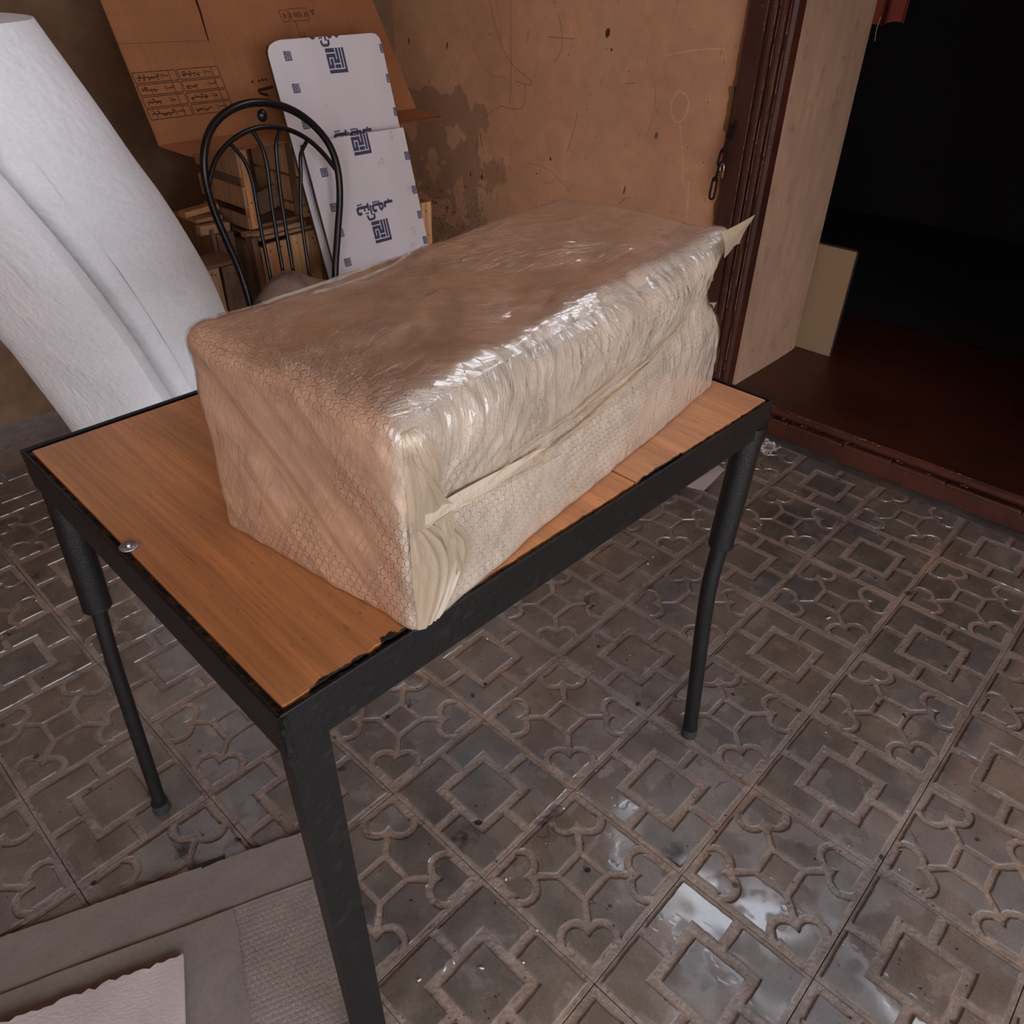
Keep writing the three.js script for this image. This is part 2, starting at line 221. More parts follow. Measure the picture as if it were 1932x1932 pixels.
{
  const sill = struct('door_threshold');
  add(sill, 'tread', [boxUV(extrude([[XW - 0.018, 0.078], [XW - 0.022, 0.086], [XW - 0.022, 0.099], [XW - 0.014, 0.105], [XR + 0.5, 0.105], [XR + 0.5, 0.05], [XW, 0.05], [XW, 0.074]], 1.6).rotateY(0).translate(0, 0, -0.52), 1)], mBrown);
  // the lip under the tread, broken here and there
  const r = rng(31), lip = []; let z = -0.52;
  while (z < 1.06) { const l = 0.05 + r() * 0.16; lip.push(bx(XW - 0.030 - r() * 0.002, 0.056 + r() * 0.002, z, XW - 0.004, 0.073 - r() * 0.003, z + l - 0.001 - r() * 0.004, 0.004)); z += l; }
  add(sill, 'lip', lip, mBrown);
  add(sill, 'riser', [bx(XW - 0.012, -0.005, -0.52, XW + 0.02, 0.058, 1.08, 0.003)], mBrown);
  const crumbs = []; for (let i = 0; i < 70; i++) { const zz = -0.2 + r() * 0.7, s = 0.0008 + r() * 0.0025; crumbs.push(new THREE.IcosahedronGeometry(s, 0).scale(1, 0.6, 1.8).translate(XW - 0.012 - r() * 0.012, r() < 0.5 ? 0.1045 : 0.0735, zz)); }
  const cm = add(sill, 'chipped_paint', crumbs, mWorn); cm.userData.kind = 'stuff';
}
const mNearBlack = M({ color: 0x1c1512, roughness: 0.95 });  // near-black brown of the inner room and the cloth rail
struct('wall_inner_room', [bx(4.4, 0, -1.9, 4.6, 2.36, 2.2), bx(XR, 0, -2.0, 4.6, 2.36, -1.8), bx(XR, 0, 2.0, 4.6, 2.36, 2.2)], mNearBlack);
struct('ceiling_inner_room', [bx(XR - 0.02, 2.26, -2.0, 4.6, 2.38, 2.2)], mNearBlack);
struct('floor_inner_room', [bx(XR, 0, -1.9, 4.5, 0.1, 2.1)], mNearBlack);
{ // high window over the doorway, out of the picture: its sky shows in the worn tiles and the film
  const w = struct('window_1'); const f = M({ color: 0x4a2a1c, roughness: 0.6 });
  const W0 = -0.55, W1 = 1.5;
  for (const q of [[2.44, 2.48, W0, W1], [3.66, 3.7, W0, W1], [2.48, 3.66, W0, W0 + 0.04], [2.48, 3.66, W1 - 0.04, W1], [2.48, 3.66, 0.485, 0.515]]) add(w, 'window_frame', [bx(XW + 0.025, q[0], q[2], XW + 0.065, q[1], q[3])], f);
  for (const z of [[W0 + 0.04, 0.485], [0.515, W1 - 0.04]]) add(w, 'pane', [bx(XW + 0.043, 2.48, z[0], XW + 0.047, 3.66, z[1])], P({ color: 0xffffff, transmission: 1, thickness: 0, roughness: 0.02, ior: 1.5 }));
}

// ------------------------------------------------------------------ patterned concrete paving tiles, 250 mm
const T = 0.25;
const spots = []; { const r = rng(77); for (let i = 0; i < 620; i++) { const big = r() < 0.12; spots.push([r(), r(), (big ? 3.2 + r() * 4.5 : 0.9 + r() * 1.8), 0.45 + r() * 0.5, r() * 3]); } }
function floorTex(base, seed, dust) {
  return canvasTex(2048, 2048, (c, w) => {
    groundPaint(c, w, w, 1280, (u, v) => {
      const a = fbm(u, v, 5, 5, seed), b = fbm(u, v, 36, 4, seed + 7), f = vn(u * 680, v * 680, 680, seed + 3), g = vn(u * 1024, v * 1024, 1024, seed + 4);
      const k = 1 + (a - 0.5) * 0.34 + (b - 0.5) * (dust ? 0.3 : 0.36) + (f - 0.5) * (dust ? 0.22 : 0.12) + (g - 0.5) * 0.12 , cool = (fbm(u, v, 7, 3, seed + 19) - 0.5) * 16, sc = dust ? 0 : sstep(0.66, 0.72, fbm(u, v, 22, 5, seed + 29)) * 16;
      return [base[0] * k - cool + sc, base[1] * k + sc, base[2] * k + cool + sc];
    });
    const r = rng(seed);
    for (const [x, y, rad, al, rot] of spots) { c.fillStyle = `rgba(34,32,34,${al})`; c.beginPath(); c.ellipse(x * w, y * w, rad * (0.8 + 0.4 * r()) * 1.2, rad, rot, 0, 7); c.fill(); }
    c.lineCap = 'round';
    for (let i = 0; i < 90; i++) { c.strokeStyle = r() < 0.6 ? `rgba(190,170,150,${0.12 + r() * 0.25})` : `rgba(30,27,26,${0.3 + r() * 0.4})`; c.lineWidth = 0.8 + r() * 1.6; let x = r() * w, y = r() * w; c.beginPath(); c.moveTo(x, y); for (let k = 0; k < 4; k++) { x += (r() - 0.5) * 40; y += (r() - 0.5) * 40; c.lineTo(x, y); } c.stroke(); }
    for (let i = 0; i < 12; i++) { const x = r() * w, y = r() * w; for (let k = 0; k < 26; k++) { c.fillStyle = `rgba(30,28,32,${0.10 + r() * 0.2})`; c.beginPath(); c.ellipse(x + (r() - 0.5) * 70, y + (r() - 0.5) * 46, 3 + r() * 14, 2 + r() * 9, r() * 3, 0, 7); c.fill(); } }
  });
}
const faceTex = floorTex([110, 101, 93], 201, false), dustTex = floorTex([141, 125, 113], 301, true);
for (const t of [faceTex, dustTex]) t.wrapS = t.wrapT = THREE.RepeatWrapping;
const polish = tex(1024, (u, v) => { const a = fbm(u, v, 7, 4, 401), b = fbm(u, v, 40, 3, 405); return 0.48 - 0.40 * sstep(0.32, 0.47, a) + 0.25 * sstep(0.58, 0.72, b); }, false);
const faceBump = tex(1024, (u, v) => 0.45 * fbm(u, v, 12, 4, 411) + 0.25 * fbm(u, v, 120, 2, 415) + 0.3 * (1 - sstep(0.70, 0.76, vn(u * 150, v * 150, 150, 417)) * 0.8), false);
const dustBump = tex(1024, (u, v) => 0.5 * fbm(u, v, 60, 3, 421) + 0.5 * fbm(u, v, 260, 2, 425), false);
const mFace = P({ map: faceTex, roughness: 1, roughnessMap: polish, ior: 1.75, bumpMap: faceBump, bumpScale: 0.00018 });
const mDust = M({ map: dustTex, roughness: 0.95, bumpMap: dustBump, bumpScale: 0.003 });
const lerp2 = (a, b, t) => [mix(a[0], b[0], t), mix(a[1], b[1], t)];
function tileShapes(kind, jig) {                                    // outlines of the raised faces, in the tile's own x, y
  const h = 0.1165, out = [], rot = (p, k) => { for (let i = 0; i < k; i++) p = p.map(([x, y]) => [-y, x]); return p; };
  if (kind === 0) {
    const s = 0.0655, a = 0.0082, q = 0.0475, o = 0.004 * jig;
    out.push([[-q, -q], [q, -q], [q, q], [-q, q]]);
    for (let k = 0; k < 4; k++) out.push(rot([[s, a + o], [h, a + o], [h, h], [a - o, h], [a - o, s], [s, s]], k));
  } else {
    const q = 0.0255; out.push([[-q, -q], [q, -q], [q, q], [-q, q]]);
    for (let k = 0; k < 4; k++) {
      const heart = [], side = [], ap = 0.1080, f = (l, d) => [ap - (d - l) * Math.SQRT1_2, ap - (d + l) * Math.SQRT1_2], lc = 0.0212, ld = 0.0425, lr = 0.0205;
      heart.push(f(0, 0), f(0.018, 0.018), f(0.036, 0.0365));
      for (let i = 0; i <= 10; i++) { const t = mix(-0.5, 2.75, i / 10); heart.push(f(lc + lr * Math.cos(t), ld + lr * Math.sin(t))); }
      heart.push(f(0, 0.0475));
      for (let i = 10; i >= 0; i--) { const t = mix(-0.5, 2.75, i / 10); heart.push(f(-lc - lr * Math.cos(t), ld + lr * Math.sin(t))); }
      heart.push(f(-0.036, 0.0365), f(-0.018, 0.018)); out.push(rot(heart.reverse(), k));
      const [cx, cy] = f(lc, ld), R2 = lr + 0.0125, arc = []; for (let i = 0; i <= 8; i++) { const t = mix(-0.72, -2.82, i / 8); arc.push([Math.min(h, cx + R2 * Math.cos(t)), cy + R2 * Math.sin(t)]); }
      const up = [...arc, [0.0455, 0.0375], [0.0365, 0.0285]]; side.push(...up, ...up.map(([x, y]) => [x, -y]).reverse());
      out.push(rot(side, k));
    }
  }
  return out;
}
function tileFaces(kind, jig, seed) {
  const r = rng(seed), gs = [];
  const wear = (o) => { const q = []; for (let i = 0; i < o.length; i++) { const a = o[i], b = o[(i + 1) % o.length], l = Math.hypot(b[0] - a[0], b[1] - a[1]), n = Math.max(1, Math.round(l / 0.011)); for (let k = 0; k < n; k++) { const e = Math.min(0.0007, l * 0.18); q.push([mix(a[0], b[0], k / n) + (r() - 0.5) * 2 * e, mix(a[1], b[1], k / n) + (r() - 0.5) * 2 * e]); } } return q; };
  for (const o of tileShapes(kind, jig).map(wear)) { const g = extrude(o, 0.0062 + r() * 0.0007, 0.0024, [], 2).rotateX(-Math.PI / 2).translate(0, -0.0066, 0), c = o.reduce((q, p) => [q[0] + p[0] / o.length, q[1] - p[1] / o.length], [0, 0]); g.translate(-c[0], 0, -c[1]).rotateX((r() - 0.5) * 0.014).rotateZ((r() - 0.5) * 0.014).translate(c[0], 0, c[1]); gs.push(g); }
  return merge(gs);
}
{
  const floor = struct('floor'), bases = [0, 1, 2].map((k) => { const g = new RoundedBoxGeometry(0.2494 - k * 0.0003, 0.03, 0.2494 - k * 0.0003, 1, 0.0012); g.translate(0, -0.0185, 0); return g; });
  const faces = [[0, 1, 2].map((k) => tileFaces(0, k - 0.6, 500 + k)), [0, 1, 2].map((k) => tileFaces(1, 0, 510 + k))], r = rng(601);
  const place = (g, x, y, z, ry, tx, tz) => { const m = new THREE.Matrix4().compose(V(x, y, z), new THREE.Quaternion().setFromEuler(new THREE.Euler(tx, ry, tz)), V(1, 1, 1)); const w = g.clone().applyMatrix4(m), uv = w.attributes.uv ?? new THREE.BufferAttribute(new Float32Array(w.attributes.position.count * 2), 2), p = w.attributes.position; for (let i = 0; i < p.count; i++) uv.setXY(i, (p.getX(i) + 0.31) / 1.6, (p.getZ(i) + 0.17) / 1.6); w.setAttribute('uv', uv); w.translate(-x, 0, -z); return w; };
  for (let i = -3; i <= 7; i++) for (let j = -7; j <= 4; j++) {
    const cx = (i + 0.5) * T, cz = (j + 0.5) * T; if (cx > XW + 0.05 || cz < ZB) continue;
    const kind = ((i + j) % 2 + 2) % 2, k = (r() * 3) | 0, y = (r() - 0.6) * 0.0007, a = (r() - 0.5) * 0.006, tx = (r() - 0.5) * 0.004, tz = (r() - 0.5) * 0.004, q = kind ? ((r() * 4) | 0) * Math.PI / 2 : ((r() * 2) | 0) * Math.PI;
    const t = add(floor, 'tile', place(bases[k], cx, y, cz, a, tx, tz), mDust); t.position.set(cx, 0, cz);
    add(t, 'raised_pattern', place(faces[kind][k], cx, y, cz, a + q, tx, tz), mFace);
  }
  add(floor, 'floor_slab', [bx(XL - 0.2, -0.25, ZB - 0.2, XR + 2.3, -0.0335, ZF + 0.2), bx(XL, -0.04, ZB, -0.75, -0.006, ZF + 0.2), bx(-0.75, -0.04, 1.25, XW, -0.006, ZF + 0.2), bx(XL, -0.04, -1.85, XW, -0.03, -1.7)], mDust);
}

// ------------------------------------------------------------------ the table
const mIron = P({ color: 0x151313, roughness: 0.5, metalness: 0.0, map: tex(512, (u, v) => { const a = fbm(u, v, 8, 5, 141), b = fbm(u, v, 90, 2, 145), w = sstep(0.66, 0.74, fbm(u, v, 40, 4, 149)); const k = 0.9 + (a - 0.5) * 0.5 + (b - 0.5) * 0.5; return [mix(128 * k, 330, w), mix(124 * k, 290, w), mix(126 * k, 250, w)]; }), bumpMap: grainy(151, 96), bumpScale: 0.0012 });
{
  const H = 0.775, hw = 0.4365, hd = 0.3215, t = thing('table', 'work table with orange wood-grain top and black iron frame, under the wrapped parcel', 'table', [0.1195, 0, 0.0135], -0.0208);
  const grain = (seed, C, smear) => canvasTex(1024, 1024, (c, w) => {   // grain runs along v (front to back)
    const im = c.createImageData(w, w), d = im.data;
    for (let j = 0; j < w; j++) for (let i = 0; i < w; i++) {
      const u = i / w, v = j / w, wv = fbm(u, v, 3, 3, seed + 1) - 0.5, l = fbm(u + wv * 0.012, v * 0.05, 32, 4, seed), f = vn(u * 300 + wv * 4, v * 9, 512, seed + 5), p = vn(u * 420, v * 40, 512, seed + 8) > 0.9 ? 0.12 : 0, a = fbm(u, v, 5, 3, seed + 12) - 0.5, q = (j * w + i) * 4;
      const k = 1 + (l - 0.5) * 0.34 + (f - 0.5) * 0.12 - p + a * 0.14; d[q] = clamp(C[0] * k, 0, 255); d[q + 1] = clamp(C[1] * k, 0, 255); d[q + 2] = clamp(C[2] * k, 0, 255); d[q + 3] = 255;
    }
    c.putImageData(im, 0, 0); const r = rng(seed);
    for (let i = 0; i < 90; i++) { c.fillStyle = `rgba(52,30,18,${0.25 + r() * 0.5})`; c.beginPath(); c.ellipse(r() * w, r() * w, 0.7 + r() * 1.6, 0.6 + r() * 1.4, r() * 3, 0, 7); c.fill(); }
    for (let i = 0; i < 14; i++) { c.strokeStyle = r() < 0.5 ? 'rgba(60,34,20,0.7)' : 'rgba(240,190,150,0.5)'; c.lineWidth = 1 + r() * 1.6; const x = r() * w, y = r() * w; c.beginPath(); c.moveTo(x, y); c.lineTo(x + (r() - 0.5) * 24, y + (r() - 0.5) * 24); c.stroke(); }
    smear?.(c, w, r);
  });
  // uv of a board: u along the table from its left edge, v from the front edge to the back, in metres over 0.7
  const topUV = (g, x0) => { const p = g.attributes.position, u = g.attributes.uv; for (let i = 0; i < p.count; i++) u.setXY(i, (p.getX(i) - x0) / 0.7, (hd - p.getZ(i)) / 0.7); return g; };
  const black = (x0, x1, deep) => (c, w, r) => { for (let x = x0; x < x1; x += 0.002) { const d = deep * (0.2 + 1.3 * Math.max(0, fbm(x, 0.4, 120, 4, 161) - 0.2)) * sstep(x0, x0 + 0.02, x) * sstep(x1, x1 - 0.012, x); c.fillStyle = 'rgba(24,20,18,0.95)'; c.fillRect(x / 0.7 * w, w - d / 0.7 * w - 12, 4, d / 0.7 * w + 14); } };
  const left = grain(171, [196, 132, 82], (c, w, r) => { black(0.02, 0.10, 0.006)(c, w, r); black(0.10, 0.19, 0.011)(c, w, r); black(0.135, 0.168, 0.016)(c, w, r); });  // left board coloured darker to imitate the shadowy reflection on it
  const right = grain(181, [206, 144, 98], (c, w, r) => { black(0.0, 0.12, 0.004)(c, w, r); });
  const r = rng(41), jag = (x0, x1, base, amp, s) => { const o = []; for (let x = x0; x < x1; x += 0.0035) o.push([x, -(hd - base - amp * Math.max(0, fbm(x + 0.7, s, 150, 3, 191) - 0.35) * 2)]); return o; };
  const mk = (x0, x1, map, name) => {
    const out = [...jag(x0 + 0.001, x1 - 0.001, 0.0092, 0.0024, 0.3), [x1 - 0.001, -(hd - 0.012)], [x1 - (x1 > 0.4 ? 0.004 : 0.0008), hd - 0.013], [x0 + 0.0008, hd - 0.013]];
    const g = extrude(out, 0.006, 0.0008).rotateX(-Math.PI / 2).translate(0, H - 0.006, 0);
    const m = add(t, name, topUV(g, x0), M({ map, roughness: 0.46, bumpMap: grainy(197, 128), bumpScale: 0.0004 })); return m;
  };
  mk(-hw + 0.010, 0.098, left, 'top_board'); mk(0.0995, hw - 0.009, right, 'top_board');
  const chip = M({ map: tex(512, (u, v) => { const a = fbm(u, v, 60, 3, 201), b = fbm(u, v, 12, 3, 205); const k = sstep(0.35, 0.7, a * 0.6 + b * 0.4); return [mix(34, 128, k), mix(28, 96, k), mix(24, 70, k)]; }), roughness: 0.95, bumpMap: grainy(207, 90), bumpScale: 0.004 });
  const core = add(t, 'board_core', [boxUV(bx(-hw + 0.005, H - 0.022, -hd + 0.006, 0.0985, H - 0.0055, hd - 0.005, 0.001), 6), boxUV(bx(0.0992, H - 0.022, -hd + 0.006, hw - 0.005, H - 0.0055, hd - 0.0045, 0.001), 6)], chip); core.userData.label = 'chipped dark edge of the chipboard';
  const torn = []; // splinters of torn laminate along the front edge
  for (let x = -hw + 0.02; x < hw - 0.02; x += 0.009 + r() * 0.03) { const l = 0.008 + r() * 0.03, g = new THREE.TetrahedronGeometry(1).scale(l * 0.6, 0.0014, 0.002 + r() * 0.002).rotateY((r() - 0.5) * 0.12).translate(x, H - 0.004, hd - 0.010 + r() * 0.004); torn.push(g); }
  add(t, 'torn_laminate', torn, chip).userData.kind = 'stuff';
  // frame of angle iron: an outer plate with a small rolled lip; each rail a mesh
  const rail = (len) => { const g = extrude([[0, 0.0582], [0.001, 0.0590], [0.0026, 0.0590], [0.0035, 0.0580], [0.0035, 0.002], [0.002, 0], [-0.0005, 0], [-0.0012, 0.002], [-0.0012, 0.019], [-0.022, 0.019], [-0.022, 0.0215], [-0.0012, 0.0225], [-0.0012, 0.057]].reverse(), len, 0); g.translate(0, H - 0.058, -len / 2); return boxUV(g, 2); };
  const rails = [[0, hd - 0.0035, hw * 2, -Math.PI / 2], [0, -hd + 0.0035, hw * 2, Math.PI / 2], [hw - 0.0035, 0, hd * 2, 0], [-hw + 0.0035, 0, hd * 2, Math.PI]];
  for (const [x, z, l, a] of rails) { const m = add(t, 'rail', rail(l), mIron); m.position.set(x, 0, z); m.rotation.y = a; }
  // weld and paint runs at the near corner
  const blobs = []; for (let i = 0; i < 16; i++) blobs.push(new THREE.IcosahedronGeometry(0.0022 + r() * 0.002, 1).scale(0.8, 1.5, 0.8).translate(-hw + 0.002 + r() * 0.006, H - 0.008 - i * 0.0036, hd + 0.0006));
  add(t, 'weld_bead', blobs, mIron);
  // near leg: angle iron; the other three: bent tube in a wider sleeve
  const L = [[0, 0], [0.043, 0], [0.043, -0.005], [0.005, -0.005], [0.005, -0.022], [0, -0.022]].map(([x, y]) => [x, y]).reverse();
  const nl = add(t, 'leg', boxUV(extrude(L, H - 0.052).rotateX(-Math.PI / 2).rotateX(Math.PI).translate(0, H - 0.052, 0), 2), mIron);
  nl.position.set(-hw + 0.003, 0, hd - 0.0385 + 0.036);
  nl.geometry.computeBoundingBox(); { const b = nl.geometry.boundingBox; nl.position.set(-hw + 0.004 - b.min.x, -b.min.y, hd - 0.001 - b.max.z); }
  const leg = (x, z, pts, sx, sz, rad = 0.0145) => {
    const m = add(t, 'leg', tube(pts, rad, 60, 16), mIron); m.position.set(x, 0, z);
    add(m, 'sleeve', [rod([sx, 0.50, sz], [0.0, H - 0.04, 0], 0.0215, 0.0225, 20), new THREE.TorusGeometry(0.018, 0.004, 6, 20).rotateX(Math.PI / 2).translate(sx, 0.501, sz)], mIron);
    const f = add(m, 'foot', [new THREE.CylinderGeometry(0.0155, 0.0165, 0.022, 18).translate(pts[0][0], 0.011, pts[0][2])], M({ color: 0x24201e, roughness: 0.85 })); return f;
  };
  leg(hw - 0.024, hd + 0.004 - 0.02, [[-0.005, 0.012, 0.012], [-0.010, 0.14, 0.006], [-0.017, 0.33, -0.003], [-0.017, 0.42, -0.006], [-0.010, 0.50, -0.005], [0, H - 0.05, 0]], -0.010, -0.005);
  leg(-hw + 0.024, -hd + 0.024, [[-0.039, 0.012, 0.005], [-0.030, 0.2, 0.004], [-0.020, 0.4, 0.003], [-0.012, 0.5, 0.002], [0, H - 0.05, 0]], -0.012, 0.002, 0.0118);
  leg(hw - 0.024, -hd + 0.024, [[0.0, 0.012, 0.0], [0.0, 0.2, 0.0], [0.0, 0.4, 0.0], [0, H - 0.05, 0]], 0, 0);
}
{ // metal button lying on the left edge of the table
  const t = thing('snap_button', 'small round silver metal button lying at the left edge of the table top', 'button', [-0.3035, 0.7752, -0.007], 0.4), s = M({ color: 0xb9bcc0, metalness: 0.9, roughness: 0.32 });
  add(t, 'rim', new THREE.LatheGeometry([[0.0035, 0.0006], [0.0045, 0.0012], [0.0075, 0.0014], [0.0092, 0.0022], [0.0102, 0.0016], [0.0105, 0], [0, 0]].map((p) => new THREE.Vector2(...p)), 40), s);
  add(t, 'stud', new THREE.LatheGeometry([[0, 0.0052], [0.0018, 0.0050], [0.0029, 0.0040], [0.0029, 0.0012], [0.0037, 0.0008]].map((p) => new THREE.Vector2(...p)), 24), s);
}

// ------------------------------------------------------------------ the parcel: a carton in bubble wrap and stretch film
const crinkleLong = tex(512, (u, v) => {
  let a = 0, k = 0.55; for (let o = 0; o < 4; o++) { const p = 10 << o, w = fbm(u, v, 3, 3, 241 + o) * 0.25; a += k * Math.pow(1 - Math.abs(2 * vn((u + w) * p * 2, (v + w * 0.3) * p * 0.3, 64, 251 + o) - 1), 2); k *= 0.7; } return clamp(a * 0.7);
}, false);
const PK = { x: 0.349, y: 0.1225, z: 0.153, r: 0.014 };
function wrapForm(p, out) {                                         // a point of the plain block -> the rounded, waisted bundle; returns the way it faces
  const { x: hx, y: hy, z: hz } = PK, hi = sstep(0.0, 0.1, p.y), r = PK.r + hi * (0.010 + 0.012 * sstep(0.03, 0.13, p.z));
  const q = V(clamp(p.x, -hx + r, hx - r), clamp(p.y, -hy + 0.006, hy - r), clamp(p.z, -hz + r, hz - r)), n = p.clone().sub(q);
  if (n.lengthSq() < 1e-12) n.set(0, 1, 0); n.normalize(); q.addScaledVector(n, p.y < -hy + 0.006 && Math.abs(n.y) > 0.9 ? 0.006 : r);
  const y = q.y + hy, fz = sstep(0.3, 0.9, n.z), fl = sstep(0.3, 0.9, -n.x), ft = sstep(0.3, 0.9, n.y), end = sstep(0.10, 0.345, q.x);
  let d = 0.0022 * N(q.x * 14, q.y * 16 + q.z * 15, 5) + 0.0012 * N(q.x * 40 + 9, q.y * 44 + q.z * 40, 6);
  const waist = Math.exp(-Math.pow((y - 0.118 - 0.04 * sstep(0, 0.3, q.x)) / 0.035, 2));
  d += fz * (-0.007 * waist + 0.004 * Math.exp(-Math.pow((y - 0.195) / 0.04, 2)) - 0.006 * sstep(0.20, 0.26, y)) - fl * 0.003 * waist;
  d += ft * (-0.003 * (1 - Math.pow(q.x / hx, 2)) + 0.003 * N(q.x * 9 + 3, q.z * 18, 8));
  q.addScaledVector(n, d);
  const k = y > 0.185 ? 0.040 : 0.062, front = sstep(-0.06, 0.13, q.z); q.x -= 0.070 * end * end * Math.exp(-Math.pow((y - 0.185) / k, 2)) * front;      // film pulled tight round the far end
  const tip = sstep(0.26, 0.345, q.x) * sstep(0.08, 0.15, q.z) * sstep(0.205, 0.245, y); q.x += 0.034 * tip; q.z += 0.010 * tip; q.y += 0.012 * tip;       // the corner that sticks out
  const tl = sstep(-0.25, -0.345, q.x) * sstep(-0.05, -0.15, q.z) * sstep(0.19, 0.245, y); q.y += 0.008 * tl; q.x -= 0.006 * tl;
  out.copy(q); return n;
}
// relief of the wrap. bubbles: 9.8 mm hexagonal sheet; facets: flat shards of crumpled film
const bubble = (a, b) => { const s = 0.0098, q = s * 0.866, j0 = Math.round(b / q); let best = 9; for (let j = j0 - 1; j <= j0 + 1; j++) { const off = (j & 1) * 0.5, i = Math.round(a / s - off), dx = a - (i + off) * s, dy = b - j * q; best = Math.min(best, dx * dx + dy * dy); } const d = Math.sqrt(best) / 0.0043; return sstep(1.05, 0.84, d) * (0.72 + 0.28 * sstep(0.45, 0.84, d)); };
function facets(x, y, sx, sy, ang, seed) {
  const c = Math.cos(ang), n = Math.sin(ang), X = (x * c + y * n) / sx + 0.35 * N(x * 30, y * 30, seed + 1), Y = (-x * n + y * c) / sy + 0.35 * N(x * 26 + 5, y * 26, seed + 2), xi = Math.floor(X), yi = Math.floor(Y); let b = 9, bi = 0, bj = 0, bx0 = 0, by0 = 0;
  for (let j = -1; j <= 1; j++) for (let i = -1; i <= 1; i++) { const px = xi + i + hash2(xi + i, yi + j, seed + 3), py = yi + j + hash2(xi + i, yi + j, seed + 4), d = (px - X) ** 2 + (py - Y) ** 2; if (d < b) { b = d; bi = xi + i; bj = yi + j; bx0 = X - px; by0 = Y - py; } }
  return (hash2(bi, bj, seed + 5) - 0.5) * bx0 + (hash2(bi, bj, seed + 6) - 0.5) * by0 * 0.6 + (hash2(bi, bj, seed + 7) - 0.5) * 0.25;
}
const FW = PK.x * 2, FH = PK.y * 2, FD = PK.z * 2;
const bumpFront = rectTex(2048, 728, (u, v) => { const x = (u - 0.5) * FW, y = v * FH, up = sstep(0.10, 0.15, y + 0.015 * N(x * 14, 2, 61)), m = mix(0.6 + 0.4 * N(x * 17, y * 17, 63), 0.15 + 0.5 * sstep(0.1, 0.5, N(x * 20, y * 20, 64)), up), w = 0.0012 * N(x * 40, y * 40, 65); return 0.30 + 0.40 * clamp(m) * bubble(x + w, y + w) + up * (0.16 * facets(x, y, 0.007, 0.030, 0.25 * N(x * 5, 1, 66), 67) + 0.10 * facets(x, y, 0.004, 0.012, 0.6, 71)) + 0.05 * N(x * 300, y * 120, 68); });
const bumpLeft = rectTex(1024, 836, (u, v) => { const z = (u - 0.5) * FD, y = v * FH, m = 0.15 + 0.85 * sstep(-0.05, 0.25, N(z * 14 + 3, y * 14, 75) + (z - 0.01) * 3 - (y - 0.07) * 6) + 0.4 * sstep(0.20, 0.23, y), w = 0.0012 * N(z * 40, y * 40, 76); return 0.35 + 0.32 * clamp(m) * bubble(z + w, y + w) + 0.05 * facets(z, y, 0.006, 0.04, -0.35, 77) + 0.04 * N(z * 260, y * 90, 78); });
const bumpTop = rectTex(2048, 890, (u, v) => { const x = (u - 0.5) * FW, z = (0.5 - v) * FD, m = 0.12 + 0.8 * sstep(-0.20, -0.33, x) + 0.25 * sstep(0.2, 0.5, N(x * 9, z * 9, 81)), w = 0.0012 * N(x * 40, z * 40, 82); return 0.4 + 0.2 * clamp(m) * bubble(x + w, z + w) + 0.05 * facets(x, z, 0.05, 0.008, 0.25, 83) + sstep(0.09, 0.13, z) * 0.08 * facets(x, z, 0.010, 0.03, 0.1, 87) + 0.03 * N(x * 90, z * 260, 84); });
const filmFront = rectTex(2048, 728, (u, v) => { const x = (u - 0.5) * FW, y = v * FH, up = 0.25 + 0.75 * sstep(0.09, 0.14, y + 0.02 * N(x * 11, 3, 91)), fan = 0.9 * clamp((x + 0.30) * 3 - 0.2, -0.3, 0.5) + 0.3 * N(x * 7, y * 6, 92); return 0.45 + up * (0.34 * facets(x, y, 0.006, 0.040, fan, 93) + 0.22 * facets(x, y, 0.010, 0.022, fan - 0.5, 97)) + 0.10 * N(x * 150, y * 40, 98); });
const filmSide = rectTex(1024, 836, (u, v) => { const z = (u - 0.5) * FD, y = v * FH, fan = -0.35 + 0.3 * N(z * 8, y * 6, 101); return 0.45 + (0.15 + 0.3 * sstep(0, 0.6, N(z * 12, y * 10, 102))) * (facets(z, y, 0.005, 0.055, fan, 103) + 0.4 * facets(z, y, 0.009, 0.02, fan + 0.6, 107)); });
const filmTop = rectTex(1448, 629, (u, v) => { const x = (u - 0.5) * FW, z = (0.5 - v) * FD, fan = 0.2 + 0.35 * N(x * 5, z * 6, 111), e = sstep(0.09, 0.13, z) + sstep(-0.11, -0.14, z) + sstep(-0.27, -0.33, x); return 0.45 + (0.10 + 0.30 * sstep(0.1, 0.6, N(x * 8, z * 14, 112)) + 0.2 * clamp(e)) * (facets(x, z, 0.060, 0.006, fan, 113) + 0.5 * facets(x, z, 0.014, 0.010, fan + 0.7, 117)); });
// colour of the wrap: the carton's brown seen through, cream front, light on its edge painted in
const mixc = (a, b, k) => [mix(a[0], b[0], k), mix(a[1], b[1], k), mix(a[2], b[2], k)];
const litEdge = (e, x, seed) => { let k = 0; for (let i = 0; i < 4; i++) k += 0.25 * sstep(0, 0.0016, e + (i - 1.5) * 0.010 + 0.006 * N(x * 14 + i * 9, i, seed) + 0.0025 * N(x * 70, i * 3, seed + 1)); return k; };   // ragged steps up to the front colour: the lit edge, put into the colour
const paintFace = (w, h, fn) => canvasTex(w, h, (c) => groundPaint(c, w, h, 900, (u, v) => { const p = fn(u, 1 - v), f = 1 + 0.05 * (hash2(u * 9000 | 0, v * 9000 | 0, 3) - 0.5); return [p[0] * f, p[1] * f, p[2] * f]; }));
const mott = (a, b, seed) => 1 + 0.05 * N(a * 60, b * 60, seed) + 0.05 * N(a * 19, b * 19, seed + 1);
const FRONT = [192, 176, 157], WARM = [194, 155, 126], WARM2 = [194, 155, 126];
const colFront = paintFace(1024, 364, (u, v) => { const x = (u - 0.5) * FW, y = v * FH, m = mott(x, y, 33); return FRONT.map((k) => k * m); });
